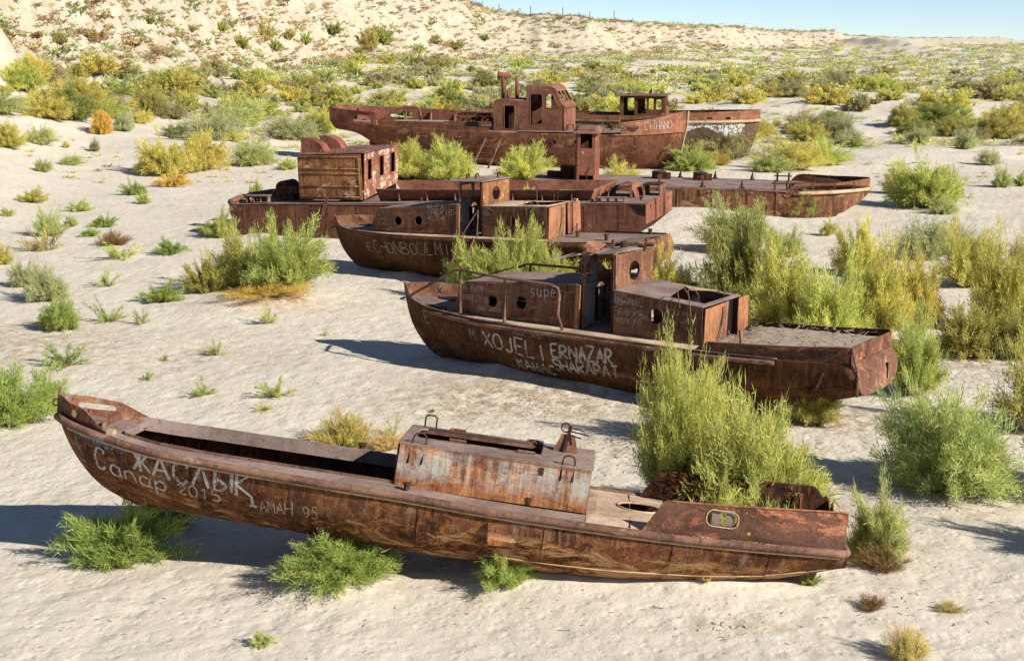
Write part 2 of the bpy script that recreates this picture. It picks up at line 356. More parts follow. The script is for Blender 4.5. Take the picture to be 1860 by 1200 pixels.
class Hull:
    """u runs 0..1 from the left end to the right end, t runs 0..1 from keel to deck edge; knots are given in metres along x"""
    def __init__(s, x0, x1, xl, xr, b, sh, k, n, yc=0.0, dent=.012):
        s.x0, s.x1, s.xl, s.xr = x0, x1, curve(*xl), curve(*xr)
        s.b, s.s, s.k, s.n = curve(*b), curve(*sh), curve(*k), curve(*n); s.yc = yc; s.dent = dent
    def P(s, u, t, side):
        X = s.x0 + u * (s.x1 - s.x0)
        b, sh, k, n = s.b(X), s.s(X), s.k(X), s.n(X)
        x = s.xl(t) * (1 - u) + s.xr(t) * u
        y = b * (1 - (1 - t) ** n) ** (1 / n)
        y = y + s.dent * (np.sin(x * 2.9 + 2 * np.sin(t * 3)) * np.sin(t * 6.3) + .6 * np.sin(x * 6.1 + t * 9)) * np.minimum(1, b * 2) * np.sin(np.pi * t)
        z = k + (sh - k) * t
        return x, s.yc + side * y, z
    def edge(s, x, side, out=0.0, dz=0.0, t=1.0):
        """point on the deck edge at lengthwise position x"""
        a, c = float(s.xl(t)), float(s.xr(t)); u = (x - a) / (c - a)
        X, Y, Z = s.P(np.float64(np.clip(u, 0, 1)), np.float64(t), side)
        return (float(X), float(Y) + side * out, float(Z) + dz)
    def surf(s, side):
        t = np.linspace(0.02, 1, 60); u = np.linspace(0, 1, 260)
        rows = [s.P(u, np.float64(tt) + 0 * u, side) for tt in t]
        def f(x, z):
            zs = np.array([np.interp(x, r[0], r[2]) for r in rows]); ys = np.array([np.interp(x, r[0], r[1]) for r in rows])
            return float(np.interp(z, zs, ys))
        return f
    def build(s, mat, parent, N=90, Mt=18, transom=True, th=.03):
        us = np.linspace(0, 1, N + 1); us = us ** 1.15 if not transom else us ** 1.25
        ts = (1 - np.cos(np.linspace(0, 1, Mt + 1) * np.pi)) / 2 * .5 + np.linspace(0, 1, Mt + 1) * .5
        V = []; row = 2 * Mt + 1
        for u in us:
            for j in range(-Mt, Mt + 1):
                x, y, z = s.P(u, ts[abs(j)], -1 if j < 0 else 1); V.append((x, y, z))
        F = [(i * row + j, i * row + j + 1, (i + 1) * row + j + 1, (i + 1) * row + j) for i in range(N) for j in range(row - 1)]
        o = mesh_obj('hull', V, F, mat, parent, True)
        md = o.modifiers.new('thickness', 'SOLIDIFY'); md.thickness = th; md.offset = -1
        return o
    def transom(s, mat, parent, u=1.0, Mt=18, th=.03, lip=0.0):
        ts = np.linspace(0, 1, Mt + 1); L = [s.P(np.float64(u), t, -1) for t in ts[::-1]] + [s.P(np.float64(u), t, 1) for t in ts[1:]]
        V = [(x, y, z) for x, y, z in L]; n = len(V)
        V2 = [(x + th * (1 if u > .5 else -1), y, z) for x, y, z in V]
        F = []
        for i in range(n // 2):
            a, b2, c, d = i, i + 1, n - 2 - i, n - 1 - i
            if b2 == c: F.append((a, b2, d)); F.append((d + n, b2 + n, a + n))
            else: F.append((a, b2, c, d)); F.append((d + n, c + n, b2 + n, a + n))
        for i in range(n): j = (i + 1) % n; F.append((j, i, i + n, j + n))
        return mesh_obj('transom', V + V2, F, mat, parent)
    def deck(s, name, xa, xb, mat, parent, inset=.03, dz=-.02, hole=None, label=None, camber=.04, n=40):
        """deck sheet between xa and xb; hole = function x -> half-width of an opening or None; the deck runs from hull side to opening"""
        xs = np.linspace(xa, xb, n); V = []; F = []
        for x in xs:
            e = s.edge(x, 1); b = max(.004, e[1] - s.yc - inset); w = hole(x) if hole else 0
            w = min(w, b * .98)
            for yy in (-b, -(b + w) / 2, -w, w, (b + w) / 2, b):
                V.append((x, s.yc + yy, e[2] + dz + camber * (1 - (yy / max(b, .05)) ** 2)))
        for i in range(n - 1):
            xm = (xs[i] + xs[i + 1]) / 2
            for j in range(5):
                if j == 2 and hole and hole(xm) > 0: continue
                a = i * 6 + j; F.append((a, a + 6, a + 7, a + 1)[::-1])
        o = mesh_obj(name, V, F, mat, parent, False, label)
        md = o.modifiers.new('thickness', 'SOLIDIFY'); md.thickness = .015; md.offset = 0
        return o
    def rim(s, name, xa, xb, side, r, mat, parent, out=.02, dz=0.0, t=1.0, n=60, flat=1.0, label=None, both=False, seg=8):
        xs = np.linspace(xa, xb, n); pts = [s.edge(x, side, out, dz, t) for x in xs]
        return MB().tube(pts, r, seg, flat=flat).build(name, mat, parent, True, label)
    def bulwark(s, name, xa, xb, side, h, mat, parent, holes=(), th=.025, lean=.0, z0=.0, n=36, label=None, rag=0.0, out=-.02):
        """upright plating on the deck edge, h = function x -> height"""
        us = np.linspace(xa, xb, n)
        out_l = [(x, z0) for x in us] + [(x, h(x) + (rag * random.uniform(-1, 1) if rag else 0)) for x in us[::-1]]
        def fn(u, v):
            e = s.edge(min(max(u, xa), xb), side, out)
            return (u if False else e[0], e[1] + side * lean * v, e[2] + v)
        nrm = (0, -side, 0)
        return plate(name, out_l, list(holes), fn, th, mat, parent, res=(n, 3), label=label, nrm=nrm)

# ------------------------------------------------------------------ lettering: strokes laid on a plate as a thin film
def arc(cx, cy, rx, ry, a0, a1, n=10): return [(cx + rx * math.cos(R(a0 + (a1 - a0) * i / n)), cy + ry * math.sin(R(a0 + (a1 - a0) * i / n))) for i in range(n + 1)]
G_ = {
 'A': [[(0, 0), (.5, 1), (1, 0)], [(.2, .38), (.8, .38)]], 'B': [[(0, 0), (0, 1)], [(0, 1)] + arc(.3, .77, .5, .23, 90, -90) + [(0, .54)], [(0, .54)] + arc(.35, .27, .6, .27, 90, -90) + [(0, 0)]],
 'C': [arc(.55, .5, .5, .5, 50, 310, 14)], 'D': [[(0, 0), (0, 1)] + arc(.2, .5, .75, .5, 90, -90, 12) + [(0, 0)]],
 'E': [[(.9, 1), (.05, 1), (0, .5), (0, 0), (.9, 0)], [(0, .52), (.7, .52)]], 'F': [[(.9, 1), (0, 1), (0, 0)], [(0, .5), (.6, .5)]],
 'H': [[(0, 0), (0, 1)], [(1, 0), (1, 1)], [(0, .5), (1, .5)]], 'I': [[(.5, 0), (.5, 1)]], 'J': [[(.8, 1), (.8, .25)] + arc(.45, .22, .35, .22, 0, -170, 7)],
 'K': [[(0, 0), (0, 1)], [(.85, 1), (0, .45), (.9, 0)]], 'L': [[(0, 1), (0, 0), (.85, 0)]], 'M': [[(0, 0), (.08, 1), (.5, .35), (.92, 1), (1, 0)]],
 'N': [[(0, 0), (0, 1), (1, 0), (1, 1)]], 'O': [arc(.5, .5, .5, .5, 90, 450, 18)], 'P': [[(0, 0), (0, 1)] + arc(.3, .74, .55, .26, 90, -90) + [(0, .48)]],
 'R': [[(0, 0), (0, 1)] + arc(.3, .74, .55, .26, 90, -90) + [(0, .48), (.9, 0)]], 'S': [arc(.5, .75, .42, .25, 30, 250, 9) + arc(.5, .25, .45, .27, 80, -150, 9)],
 'T': [[(0, 1), (1, 1)], [(.5, 1), (.5, 0)]], 'U': [[(0, 1), (0, .35)] + arc(.5, .32, .5, .32, 180, 360, 10) + [(1, 1)]], 'X': [[(0, 0), (.9, 1)], [(.05, 1), (1, 0)]],
 'Y': [[(0, 1), (.5, .5), (1, 1)], [(.5, .5), (.5, 0)]], 'Z': [[(0, 1), (.95, 1), (0, 0), (1, 0)]],
 '0': [arc(.5, .5, .45, .5, 90, 450, 16)], '1': [[(.2, .75), (.55, 1), (.55, 0)]], '2': [arc(.5, .72, .42, .28, 160, -20, 9) + [(.0, .05), (.35, .1), (.6, 0), (1, .1)]],
 '5': [[(.9, 1), (.25, 1), (.15, .58)] + arc(.45, .3, .45, .3, 110, -140, 10)], '9': [arc(.5, .7, .4, .3, 0, 360, 14) + [(.85, .3), (.5, 0)]], '4': [[(.7, 0), (.7, 1), (0, .35), (1, .35)]],
 '6': [[(.8, 1), (.2, .5)], arc(.5, .28, .4, .28, 0, 360, 12)],
 '8': [arc(.5, .75, .35, .25, -90, 270, 12) + arc(.5, .25, .45, .25, 90, -270, 12)], '3': [arc(.45, .75, .4, .25, 150, -80, 8) + arc(.45, .26, .45, .26, 80, -150, 9)],
 # cyrillic and handwritten forms
 'Zh': [[(0, .02), (.42, .5), (0, 1)], [(.5, 0), (.5, 1)], [(1.02, 1), (.58, .5), (1.1, .02)]], 'La': [[(-.05, 0), (.45, 1), (.95, 0)]],
 'Yy': [[(0, 1), (0, 0)] + arc(.22, .24, .4, .24, -90, 90, 8) + [(0, .48)], [(1.0, 1), (1.0, 0)]],
 'Qa': [[(0, 0), (0, 1)], [(.8, 1.05), (0, .5), (.95, .0), (1.0, -.42), (.8, -.50)], [(1.0, -.42), (1.18, -.47)], [(-.1, 0), (.15, 0)]],
 'Cs': [arc(.55, .5, .5, .55, 45, 320, 14), [(.85, .98), (.86, .78)]], 'As': [[(-.02, 0), (.5, 1.02), (1, 0)], [(.15, .36), (.85, .36)], [(-.12, .0), (.12, 0)], [(.88, 0), (1.12, 0)]],
 'a': [arc(.45, .35, .4, .35, 60, 330, 12), [(.85, .7), (.82, .15), (1.0, 0)]], 'p': [[(.05, .7), (.1, -.35)], [(.08, .4)] + arc(.5, .4, .4, .3, 150, -150, 10)],
 'n': [[(.05, .7), (.05, 0)], [(.05, .45)] + arc(.45, .42, .38, .28, 160, 0, 6) + [(.85, .0)]], 'r': [[(.1, .7), (.1, 0)], [(.1, .45), (.4, .7), (.8, .68)]],
 'u': [[(0, .7), (.05, .2), (.35, 0), (.7, .2), (.75, .7)], [(.75, .7), (.8, 0)]], 'e': [[(.1, .36), (.85, .42)] + arc(.47, .36, .38, .34, 10, 320, 10)],
 'l': [[(.4, 1), (.35, 0)]], 's': [arc(.45, .52, .3, .18, 30, 250, 7) + arc(.45, .18, .32, .18, 80, -150, 7)], 'i': [[(.4, .65), (.4, 0)]],
 'Ia': [[(1, 0), (1, 1)] + arc(.6, .74, .5, .26, 90, 270) + [(1, .48), (.1, 0)]], 'Ii': [[(0, 1), (0, 0), (1, 1), (1, 0)]], 'Uu': [[(0, 1), (.5, .4)], [(1, 1), (.2, 0)]],
 'Yo': [[(.1, 1), (.4, .7), (.9, 1)], [(.6, 0), (.45, .7)]], 'N-': [[(0, 0), (0, 1)], [(1, 0), (1, 1)], [(0, .55), (1, .55)]],
}
def write(name, parent, surf, word, p0, p1, height, width, mat, gap=.35, wob_=.07, shear=0.0, rot=None):
    """word = list of glyph names; p0,p1 = baseline ends in the plate's (x,z); surf(x,z) gives y; strokes become a film 6 mm proud"""
    if isinstance(word, str): word = list(word)
    rr = random.Random(len(word) * 31 + int(p0[0] * 100)); V = []; F = []
    d = Vector((p1[0] - p0[0], p1[1] - p0[1])); Lw = d.length; d.normalize(); up = Vector((-d.y, d.x)); up = (up + Vector((0, 1))).normalized()
    n = len(word); cw = Lw / (n * (1 + gap) - gap)
    for i, g in enumerate(word):
        if g == ' ': continue
        ox = i * cw * (1 + gap); hh = height * rr.uniform(.92, 1.08)
        for st in G_[g]:
            pts = []
            for (a, b) in st:
                q = Vector(p0) + d * (ox + a * cw + b * shear * cw) + up * (b * hh)
                pts.append(q + Vector((rr.uniform(-1, 1), rr.uniform(-1, 1))) * wob_ * height * .5)
            fine = [pts[0]]
            for a, b in zip(pts, pts[1:]):
                m = max(1, int((b - a).length / .07))
                for k in range(1, m + 1): fine.append(a.lerp(b, k / m))
            base = len(V)
            for k, q in enumerate(fine):
                t = (fine[min(k + 1, len(fine) - 1)] - fine[max(k - 1, 0)]).normalized(); nn = Vector((-t.y, t.x)) * width / 2 * rr.uniform(.75, 1.2)
                for sg in (1, -1):
                    x, z = q + nn * sg; V.append((x, surf(x, z) - .007, z))
            for k in range(len(fine) - 1): F.append((base + 2 * k, base + 2 * k + 1, base + 2 * k + 3, base + 2 * k + 2))
    o = mesh_obj(name, V, F, mat, parent); o['kind'] = 'stuff'
    return o

# ------------------------------------------------------------------ terrain
def hash2(ix, iy, s):
    h = (ix.astype(np.int64) * 374761393 + iy.astype(np.int64) * 668265263 + s * 1442695041) & 0xffffffff
    h = ((h ^ (h >> 13)) * 1274126177) & 0xffffffff
    return ((h ^ (h >> 16)) & 0xffff) / 65535.0
def vnoise(x, y, s=0):
    ix = np.floor(x); iy = np.floor(y); fx = x - ix; fy = y - iy
    fx = fx * fx * fx * (fx * (fx * 6 - 15) + 10); fy = fy * fy * fy * (fy * (fy * 6 - 15) + 10)
    a = hash2(ix, iy, s); b = hash2(ix + 1, iy, s); c = hash2(ix, iy + 1, s); d = hash2(ix + 1, iy + 1, s)
    return (a + (b - a) * fx) * (1 - fy) + (c + (d - c) * fx) * fy
def fbm(x, y, s=0, o=4):
    v = 0; a = 1; t = 0
    for i in range(o): v = v + a * vnoise(x * 2**i + i * 17.3, y * 2**i - i * 9.1, s + i); t += a; a *= .5
    return v / t - .5
def sstep(x, a, b): t = np.clip((x - a) / (b - a), 0, 1); return t * t * (3 - 2 * t)

AZ = [-2500, -400, 0, 300, 600, 850, 1100, 1300, 1500, 1640, 1800, 1900, 4500]
DB = [100, 112, 131, 190, 290, 380, 455, 560, 900, 1500, 2500, 2500, 2500]
WD = [60, 55, 55, 55, 52, 45, 40, 45, 70, 200, 300, 300, 300]
AT = [-2500, 0, 300, 600, 760, 830, 860, 880, 900, 960, 1100, 1300, 1500, 1640, 1790, 1860, 4500]
HT = [26, 25, 25, 24, 23, 20.2, 18.0, 16.5, 15.6, 14.2, 13.6, 12.4, 11.2, 10.6, 13.6, 3.2, 3.2]
BOATS_XY = []                                       # (x0,y0,x1,y1,half width) keep-clear strips
def terrain(x, y):
    x = np.asarray(x, float); y = np.asarray(y, float)
    d = np.hypot(x, y); ys = np.maximum(y, 1.0); a = 930 + 2583 * np.clip(x / ys, -2, 2)
    db = np.interp(a, AZ, DB); wd = np.interp(a, AZ, WD); ht = np.interp(a, AT, HT) + fbm(x / 38, y / 60, 71, 4) * 2.6 * sstep(a, 800, 900) * (1 - sstep(a, 1400, 1600)); db = db + fbm(x / 55, y / 90, 73, 3) * 90 * sstep(a, 800, 1000) * (1 - sstep(a, 1500, 1700))
    farv = sstep(a, 1450, 1700)
    z = 3.0 * sstep(d, .45 * db, db) * (1 - farv) + .8 * farv * sstep(d, 200, 800)
    gul = (1 - np.abs(fbm(x / 16, y / 16, 11, 4)) * 4) * .22 * wd + fbm(x / 6, y / 6, 12, 4) * .18 * wd
    t = (d - db + gul * .8) / wd
    prof = .35 * sstep(t, -.3, .55) + .65 * sstep(t, .15, 1.0)
    z = z + (ht - 3.0) * prof
    rough = sstep(t, -.3, .2) * (1 - sstep(t, .95, 1.3))
    z = z + rough * (fbm(x / 4.5, y / 4.5, 31, 5) * 2.6 + fbm(x / 1.6, y / 1.6, 33, 3) * 1.1)
    top = sstep(t, 1.0, 1.6); z = z + top * fbm(x / 40, y / 40, 35, 3) * 1.0
    dunes = fbm(x / 13, y / 11, 41, 4) * 1.9 * sstep(d, 74, 125) * (1 - rough) + fbm(x / 45, y / 38, 44, 3) * 2.2 * sstep(d, 105, 220) * (1 - top)
    soft = fbm(x / 4.0, y / 3.2, 51, 3) * .14 + fbm(x / 1.1, y / .8, 55, 3) * .040 + fbm(x / .30, y / .24, 58, 2) * .030
    z = z + dunes + soft * (1 - sstep(d, 300, 500))
    # isolated knoll by the far bluff end
    k = np.exp(-(((x - 232) / 24) ** 2 + ((y - 900) / 80) ** 2)); z = z + 7.5 * np.minimum(1, k * 1.5) + k * fbm(x / 12, y / 30, 61, 3) * 2
    # low bank at the far left
    z = z + 3.0 * np.exp(-(((x + 46) / 9) ** 2 + ((y - 122) / 10) ** 2))
    # gentle dune hump with a crest behind the left shrubs
    z = z + .9 * np.exp(-(((x + 22) / 5.5) ** 2 + ((y - 100) / 7) ** 2))
    for (bx, by, r, h) in MOUNDS:
        z = z + h * np.exp(-((x - bx) ** 2 + (y - by) ** 2) / (r * r))
    return z
MOUNDS = []
Fpx = 2583.0; cP, sP = math.cos(R(PITCH)), math.sin(R(PITCH))
def G(px, py, z=0.0):
    """point on the level z seen in direction (px, py) of the photograph"""
    dx, dz = (px - 930) / Fpx, -(py - 600) / Fpx
    d = (dx, cP + dz * sP, -sP + dz * cP); t = (z - CAM_H) / d[2]
    return (d[0] * t, d[1] * t, z)
def ground_at(px, py):
    dx, dz = (px - 930) / Fpx, -(py - 600) / Fpx
    d = np.array((dx, cP + dz * sP, -sP + dz * cP))
    ts = np.concatenate([np.arange(12, 140, .25), np.arange(140, 700, 1.0), np.arange(700, 4000, 6.0)])
    X = d[0] * ts; Y = d[1] * ts; Z = CAM_H + d[2] * ts; h = terrain(X, Y) - Z
    i = np.argmax(h > 0)
    if h[i] <= 0: return None
    t = ts[i - 1] + (ts[i] - ts[i - 1]) * (-h[i - 1]) / (h[i] - h[i - 1]) if i else ts[0]
    return (float(d[0] * t), float(d[1] * t), float(terrain(d[0] * t, d[1] * t)), float(t))
def gz(x, y): return float(terrain(np.array([x]), np.array([y]))[0])
def PT(px, py, rx, ry, amt, col): g = G(px, py); return (g[0], g[1], rx, ry, amt, col)
PATCHES = [PT(960, 735, 4.2, 1.9, .75, (.36, .26, .15)), PT(1150, 812, 1.6, 1.4, .6, (.37, .28, .16)), PT(1530, 765, 1.5, 1.5, .85, (.30, .22, .13)),
           PT(1330, 1145, 1.3, .35, .55, (.44, .31, .18)), PT(1600, 990, 1.3, 1.2, .5, (.42, .31, .19)), PT(30, 620, 3.4, 3.8, .7, (.40, .29, .18)),
           PT(320, 640, 4.5, 3.5, .45, (.46, .35, .23)), PT(500, 560, 3.0, 1.5, .6, (.45, .30, .15)), PT(900, 700, 3.5, 2.4, .5, (.42, .31, .19)),
           PT(1700, 900, 2.0, 1.6, .6, (.36, .26, .16)), PT(640, 1015, 3.0, .6, .5, (.40, .30, .19)), PT(860, 1055, 3.2, .5, .45, (.42, .31, .19)),
           PT(1820, 650, 3.5, 2.5, .75, (.33, .23, .14)), PT(480, 380, 6, 3, .35, (.48, .38, .26))]
M['sand'] = sand_material()

def build_ground():
    rows = [9.0]
    while rows[-1] < 9000:
        d = rows[-1]; step = max(min(d * d * 2.7 / (8 * Fpx), .0085 * d), .035)
        if d > 2600: step = d * .05
        rows.append(d + step)
    rows = np.array([-60, -20, 2, 6] + rows)
    a = np.concatenate([np.linspace(-2.2, -.46, 40)[:-1], np.linspace(-.46, .46, 560), np.linspace(.46, 2.2, 40)[1:]])
    X = np.empty((len(rows), len(a))); Y = np.empty_like(X)
    for i, r in enumerate(rows):
        w = max(r, 9.0) + 3
        X[i] = a * w; Y[i] = r
    Z = terrain(X, np.maximum(Y, 9.0)); nr, nc = X.shape
    V = np.stack([X, Y, Z], -1).reshape(-1, 3)
    idx = np.arange(nr * nc).reshape(nr, nc)
    Fq = np.stack([idx[:-1, :-1], idx[:-1, 1:], idx[1:, 1:], idx[1:, :-1]], -1).reshape(-1, 4)
    me = bpy.data.meshes.new('ground'); me.vertices.add(len(V)); me.vertices.foreach_set('co', V.ravel().astype(np.float32))
    me.loops.add(Fq.size); me.loops.foreach_set('vertex_index', Fq.ravel().astype(np.int32))
    me.polygons.add(len(Fq)); me.polygons.foreach_set('loop_start', np.arange(0, Fq.size, 4, dtype=np.int32)); me.polygons.foreach_set('loop_total', np.full(len(Fq), 4, np.int32))
    me.polygons.foreach_set('use_smooth', np.ones(len(Fq), bool))
    me.update(); me.materials.append(M['sand'])
    o = bpy.data.objects.new('ground', me); COL.objects.link(o); o['kind'] = 'structure'; o['label'] = 'pale rippled desert sand and the clay bluffs behind it'
    return o
# sand heaped against the wrecks
for (px, py, r, h) in [(1000, 1046, 1.6, .10), (1250, 1062, 1.5, .12), (950, 700, 2.5, .10), (480, 545, 2.2, .30), (620, 1060, .9, .12), (1240, 400, 3.5, .5), (330, 215, 4, .5)]:
    g = G(px, py); MOUNDS.append((g[0], g[1], r, h))
def drift(g, h, pts, r, hh):
    c_, s_ = math.cos(R(h)), math.sin(R(h))
    for lx, ly in pts: MOUNDS.append((g[0] + lx * c_ + ly * s_, g[1] - lx * s_ + ly * c_, r, hh * (1 + .5 * math.sin(lx * 2.3))))
drift(G(745, 640), 35, [(x, -.55) for x in np.arange(1.6, 9, .9)] + [(x, .9) for x in np.arange(2, 9, 1.1)], .55, .13)
drift(G(618, 484), 31, [(x, -.5) for x in np.arange(1.4, 10, 1.0)], .6, .13)
drift(G(1200, 1046), 5, [(x, -.45) for x in np.arange(-2.6, 1.6, .6)], .42, .09); drift(G(1200, 1046), 5, [(x, .9) for x in np.arange(-2.5, 2, .8)], .6, .14)
drift(G(440, 430), 18, [(x, -.2) for x in np.arange(1, 16, 1.5)], .8, .15)
build_ground()

# ------------------------------------------------------------------ boats (local x runs to the right, y away, z up)
def root_at(name, g, h, p=0, ro=0, shift=(0, 0, 0), dz=0):
    rot = Euler((R(ro), R(p), R(-h)), 'XYZ'); loc = Vector((g[0], g[1], dz)) + rot.to_matrix() @ Vector(shift)
    return empty(name, loc, rot)
def loop_bar(name, a, b, h, r, mat, parent, lean=(0, 0, 0), n=8):
    """inverted-U bar from foot a to foot b"""
    a = Vector(a); b = Vector(b); up = Vector((lean[0], lean[1], 1)).normalized() * h
    c = (a + b) / 2; half = (b - a) / 2
    pts = [a] + [c + up * .8 - half * math.cos(math.pi * i / n) + up * .2 * math.sin(math.pi * i / n) for i in range(n + 1)] + [b]
    return MB().tube(pts, r, 6).build(name, mat, parent, True)
def ring(name, c, r, axis, tr, mat, parent, sq=1.0, n=20):
    pts = []
    for i in range(n):
        t = 2 * math.pi * i / n; a, b = math.cos(t) * r, math.sin(t) * r * sq
        pts.append({'x': (c[0], c[1] + a, c[2] + b), 'y': (c[0] + a, c[1], c[2] + b), 'z': (c[0] + a, c[1] + b, c[2])}[axis])
    return MB().tube(pts, tr, 6, closed=True).build(name, mat, parent, True)
def bollard(p, mat, parent, r=.07, h=.16):
    m = MB(); x, y, z = p; m.tube([(x, y, z), (x, y, z + h)], r, 10); m.tube([(x, y, z + h), (x, y, z + h + .03)], r * 1.35, 10)
    return m.build('bollard', mat, parent)

# ---- foremost wreck: open hull with a trunk cabin and an open after well
def wreck_one():
    t = root_at('derelict_open_boat', G(1200, 1046), 5, 7, -6, (-9.57, 0, 0), -.03)
    tag(t, 'long open rusty hull in front of all others, its bow lifted off the sand', 'boat', 'rusted wrecks on the sand')
    H = Hull(0, 12.1, ([0, .15, .35, .6, .85, 1], [1.35, .85, .52, .26, .08, 0]), ([0, .5, 1], [12.16, 12.1, 12.05]),
             ([0, .15, .4, 1.1, 2, 3.6, 5.4, 8, 9.4, 10.8, 12.1], [.05, .24, .42, .74, .98, 1.17, 1.25, 1.25, 1.2, 1.1, .97]),
             ([0, 1.1, 2, 5.4, 7.4, 9.4, 12.1], [1.2, 1.10, 1.04, 1.01, .96, .96, 1.04]),
             ([0, 1.2, 2, 7, 8.2, 9.5, 10.6, 11.4, 12.1], [-.06, -.09, -.10, -.10, -.06, .05, .20, .40, .62]),
             ([0, 1, 3, 6, 9, 12.1], [1.15, 1.35, 1.8, 2.3, 2.3, 2.0]))
    H.build(M['hull_one'], t); H.transom(M['hull_one'], t)
    for sd in (-1, 1): H.rim('rub_rail', .02, 12.08, sd, .062, M['rail'], t, out=.035, dz=-.03)
    H.rim('lower_rail', .3, 12.0, -1, .018, M['wood'], t, out=.02, dz=-.105)
    e1, e2 = H.edge(12.08, -1, .035, -.03), H.edge(12.08, 1, .035, -.03)
    MB().tube([e1, (e1[0] + .05, e1[1] * .9, e1[2]), (e1[0] + .06, 0, e1[2]), (e2[0] + .05, e2[1] * .9, e2[2]), e2], .06, 8).build('rub_rail', M['rail'], t, True)
    for x in (2.2, 4.0, 5.9, 7.75, 9.6, 11.0):                                       # welded plate seams on the near side
        L = []
        for tt in np.linspace(.04, .95, 14):
            p = H.edge(x, -1, .004, 0, tt); L.append(p)
        MB().tube(L, .009, 5).build('weld_seam', M['hull_one'], t, True)
    # side keel plates / fairing with a shadowed mouth
    e = H.edge(7.0, -1, 0, 0, .62)
    m = MB(); y = e[1]
    m.add([(6.92, y + .02, .80), (7.42, y + .03, .80), (7.30, y + .06, .40), (6.95, y + .06, .42), (6.93, y - .13, .75), (7.42, y + .0, .78), (7.34, y + .0, .45), (6.96, y - .12, .46)],
          [(4, 5, 6, 7), (0, 1, 5, 4), (3, 7, 6, 2), (1, 2, 6, 5), (0, 4, 7, 3)])
    m.build('outlet_fairing', M['hull_one'], t)
    MB().tube([H.edge(x, -1, -.0, 0, .30) for x in np.linspace(6.9, 11.9, 24)], .022, 5, flat=.6).build('side_keel', M['wood'], t, True)
    hw = curve([1.15, 1.3, 2.4, 5.5], [.40, .46, .66, .70])
    H.deck('foredeck', .04, 1.2, M['deck_purple'], t)
    H.deck('side_deck', 1.2, 5.5, M['deck_purple'], t, hole=lambda x: float(hw(x)) if x > 1.22 else 0)
    H.deck('side_deck', 5.5, 8.3, M['deck_purple'], t, hole=lambda x: .72)
    # hold coaming
    for sd in (-1, 1):
        L = [(x, sd * float(hw(x)), H.edge(x, 1)[2]) for x in np.linspace(1.22, 5.5, 22)]
        V = []; F = []
        for (x, y, z) in L:
            g = .03 * sd; b = .06
            hh_ = .15 if sd > 0 else .05; V += [(x, y, z - b), (x, y, z + hh_), (x, y + g, z + hh_), (x, y + g, z - b)]
        for i in range(len(L) - 1):
            for k in range(4): a = i * 4 + k; b2 = i * 4 + (k + 1) % 4; F.append((a, a + 4, b2 + 4, b2))
        F += [(0, 1, 2, 3), tuple(range(len(V) - 1, len(V) - 5, -1))]
        mesh_obj('hatch_coaming', V, F, M['deck_purple'] if sd > 0 else M['rail'], t)
        MB().box((1.22, min(sd * .46, 0), H.edge(1.2, 1)[2] - .05), (1.25, max(sd * .46, 0), H.edge(1.2, 1)[2] + .09)).build('hatch_coaming', M['deck_purple'], t)
    for x in np.arange(1.6, 5.4, .52):
        for sd in (-1, 1):
            L = [H.edge(x, sd, -.05, 0, tt) for tt in np.linspace(.25, .92, 9)]
            MB().tube(L, .022, 4).build('hull_frame', M['dark_rust_and_shade'], t)
    H_f = [(1.5, 0, .12)]
    V = []
    for x in np.linspace(1.7, 5.5, 14): e = H.edge(x, 1, -.05, 0, .13); V += [(e[0], -e[1] + .02, e[2]), (e[0], e[1] - .02, e[2])]
    mesh_obj('hold_floor', V, [(2 * i, 2 * i + 2, 2 * i + 3, 2 * i + 1) for i in range(13)], M['dark_rust_and_shade'], t)
    # trunk cabin
    x0, x1, yw, z0, z1 = 5.44, 8.29, .75, 1.00, 1.635
    plate('cabin_side', [(x0, z0), (x1, z0), (x1 + .02, z1), (x0 + .02, z1)], [], PXZ(-yw), .02, M['cabin_paint'], t, res=(14, 4), rough=.012, nrm=(0, -1, 0), label='cabin side with flaking pale blue paint')
    plate('cabin_side', [(x0, z0), (x1, z0), (x1, z1), (x0, z1)], [], PXZ(yw), .02, M['dark_rust_and_shade'], t, nrm=(0, 1, 0))  # far wall coloured near black as painted shade inside the cabin
    plate('cabin_end', [(-yw, z0 - .25), (yw, z0 - .25), (yw, z1), (-yw, z1)], [], PYZ(x0), .02, M['red_rust'], t, nrm=(-1, 0, 0))
    plate('cabin_end', [(-yw, z0), (yw, z0), (yw, z1), (-yw, z1)], [], PYZ(x1), .02, M['red_rust'], t, nrm=(1, 0, 0))
    plate('cabin_roof', [(x0 - .02, -yw - .02), (x1 + .04, -yw - .02), (x1 + .04, yw + .02), (x0 - .02, yw + .02)],
          [[(5.60, -.12), (5.70, -.26), (7.52, -.26), (7.52, .60), (5.70, .60), (5.60, .50)]], PXY(z1 + .004), .03, M['deck_purple'], t)
    MB().box((5.60, .60, z1 - .05), (7.52, .62, z1 + .05)).build('opening_lip', M['rail'], t); MB().box((7.52, -.27, z1 - .14), (7.54, .62, z1 + .045)).build('opening_lip', M['rail'], t)
    MB().box((5.66, -.28, z1 - .14), (7.52, -.262, z1 + .045)).build('opening_lip', M['rail'], t)
    for (x, y) in ((6.15, .66), (6.25, -.22), (7.38, .66), (7.30, -.34)):
        m = MB(); m.tube([(x - .13, y, z1 + .065), (x + .13, y, z1 + .065)], .022, 6); m.box((x - .12, y - .03, z1 + .036), (x + .11, y + .05, z1 + .05)); m.build('hinge', M['rail'], t)
    loop_bar('handle', (5.62, .70, z1 + .03), (5.80, .70, z1 + .03), .20, .014, M['dark_rust_and_shade'], t)
    loop_bar('handle', (5.60, -yw - .03, z1 - .26), (5.80, -yw - .03, z1 - .26), .46, .014, M['dark_rust_and_shade'], t, lean=(.1, .12, 0))
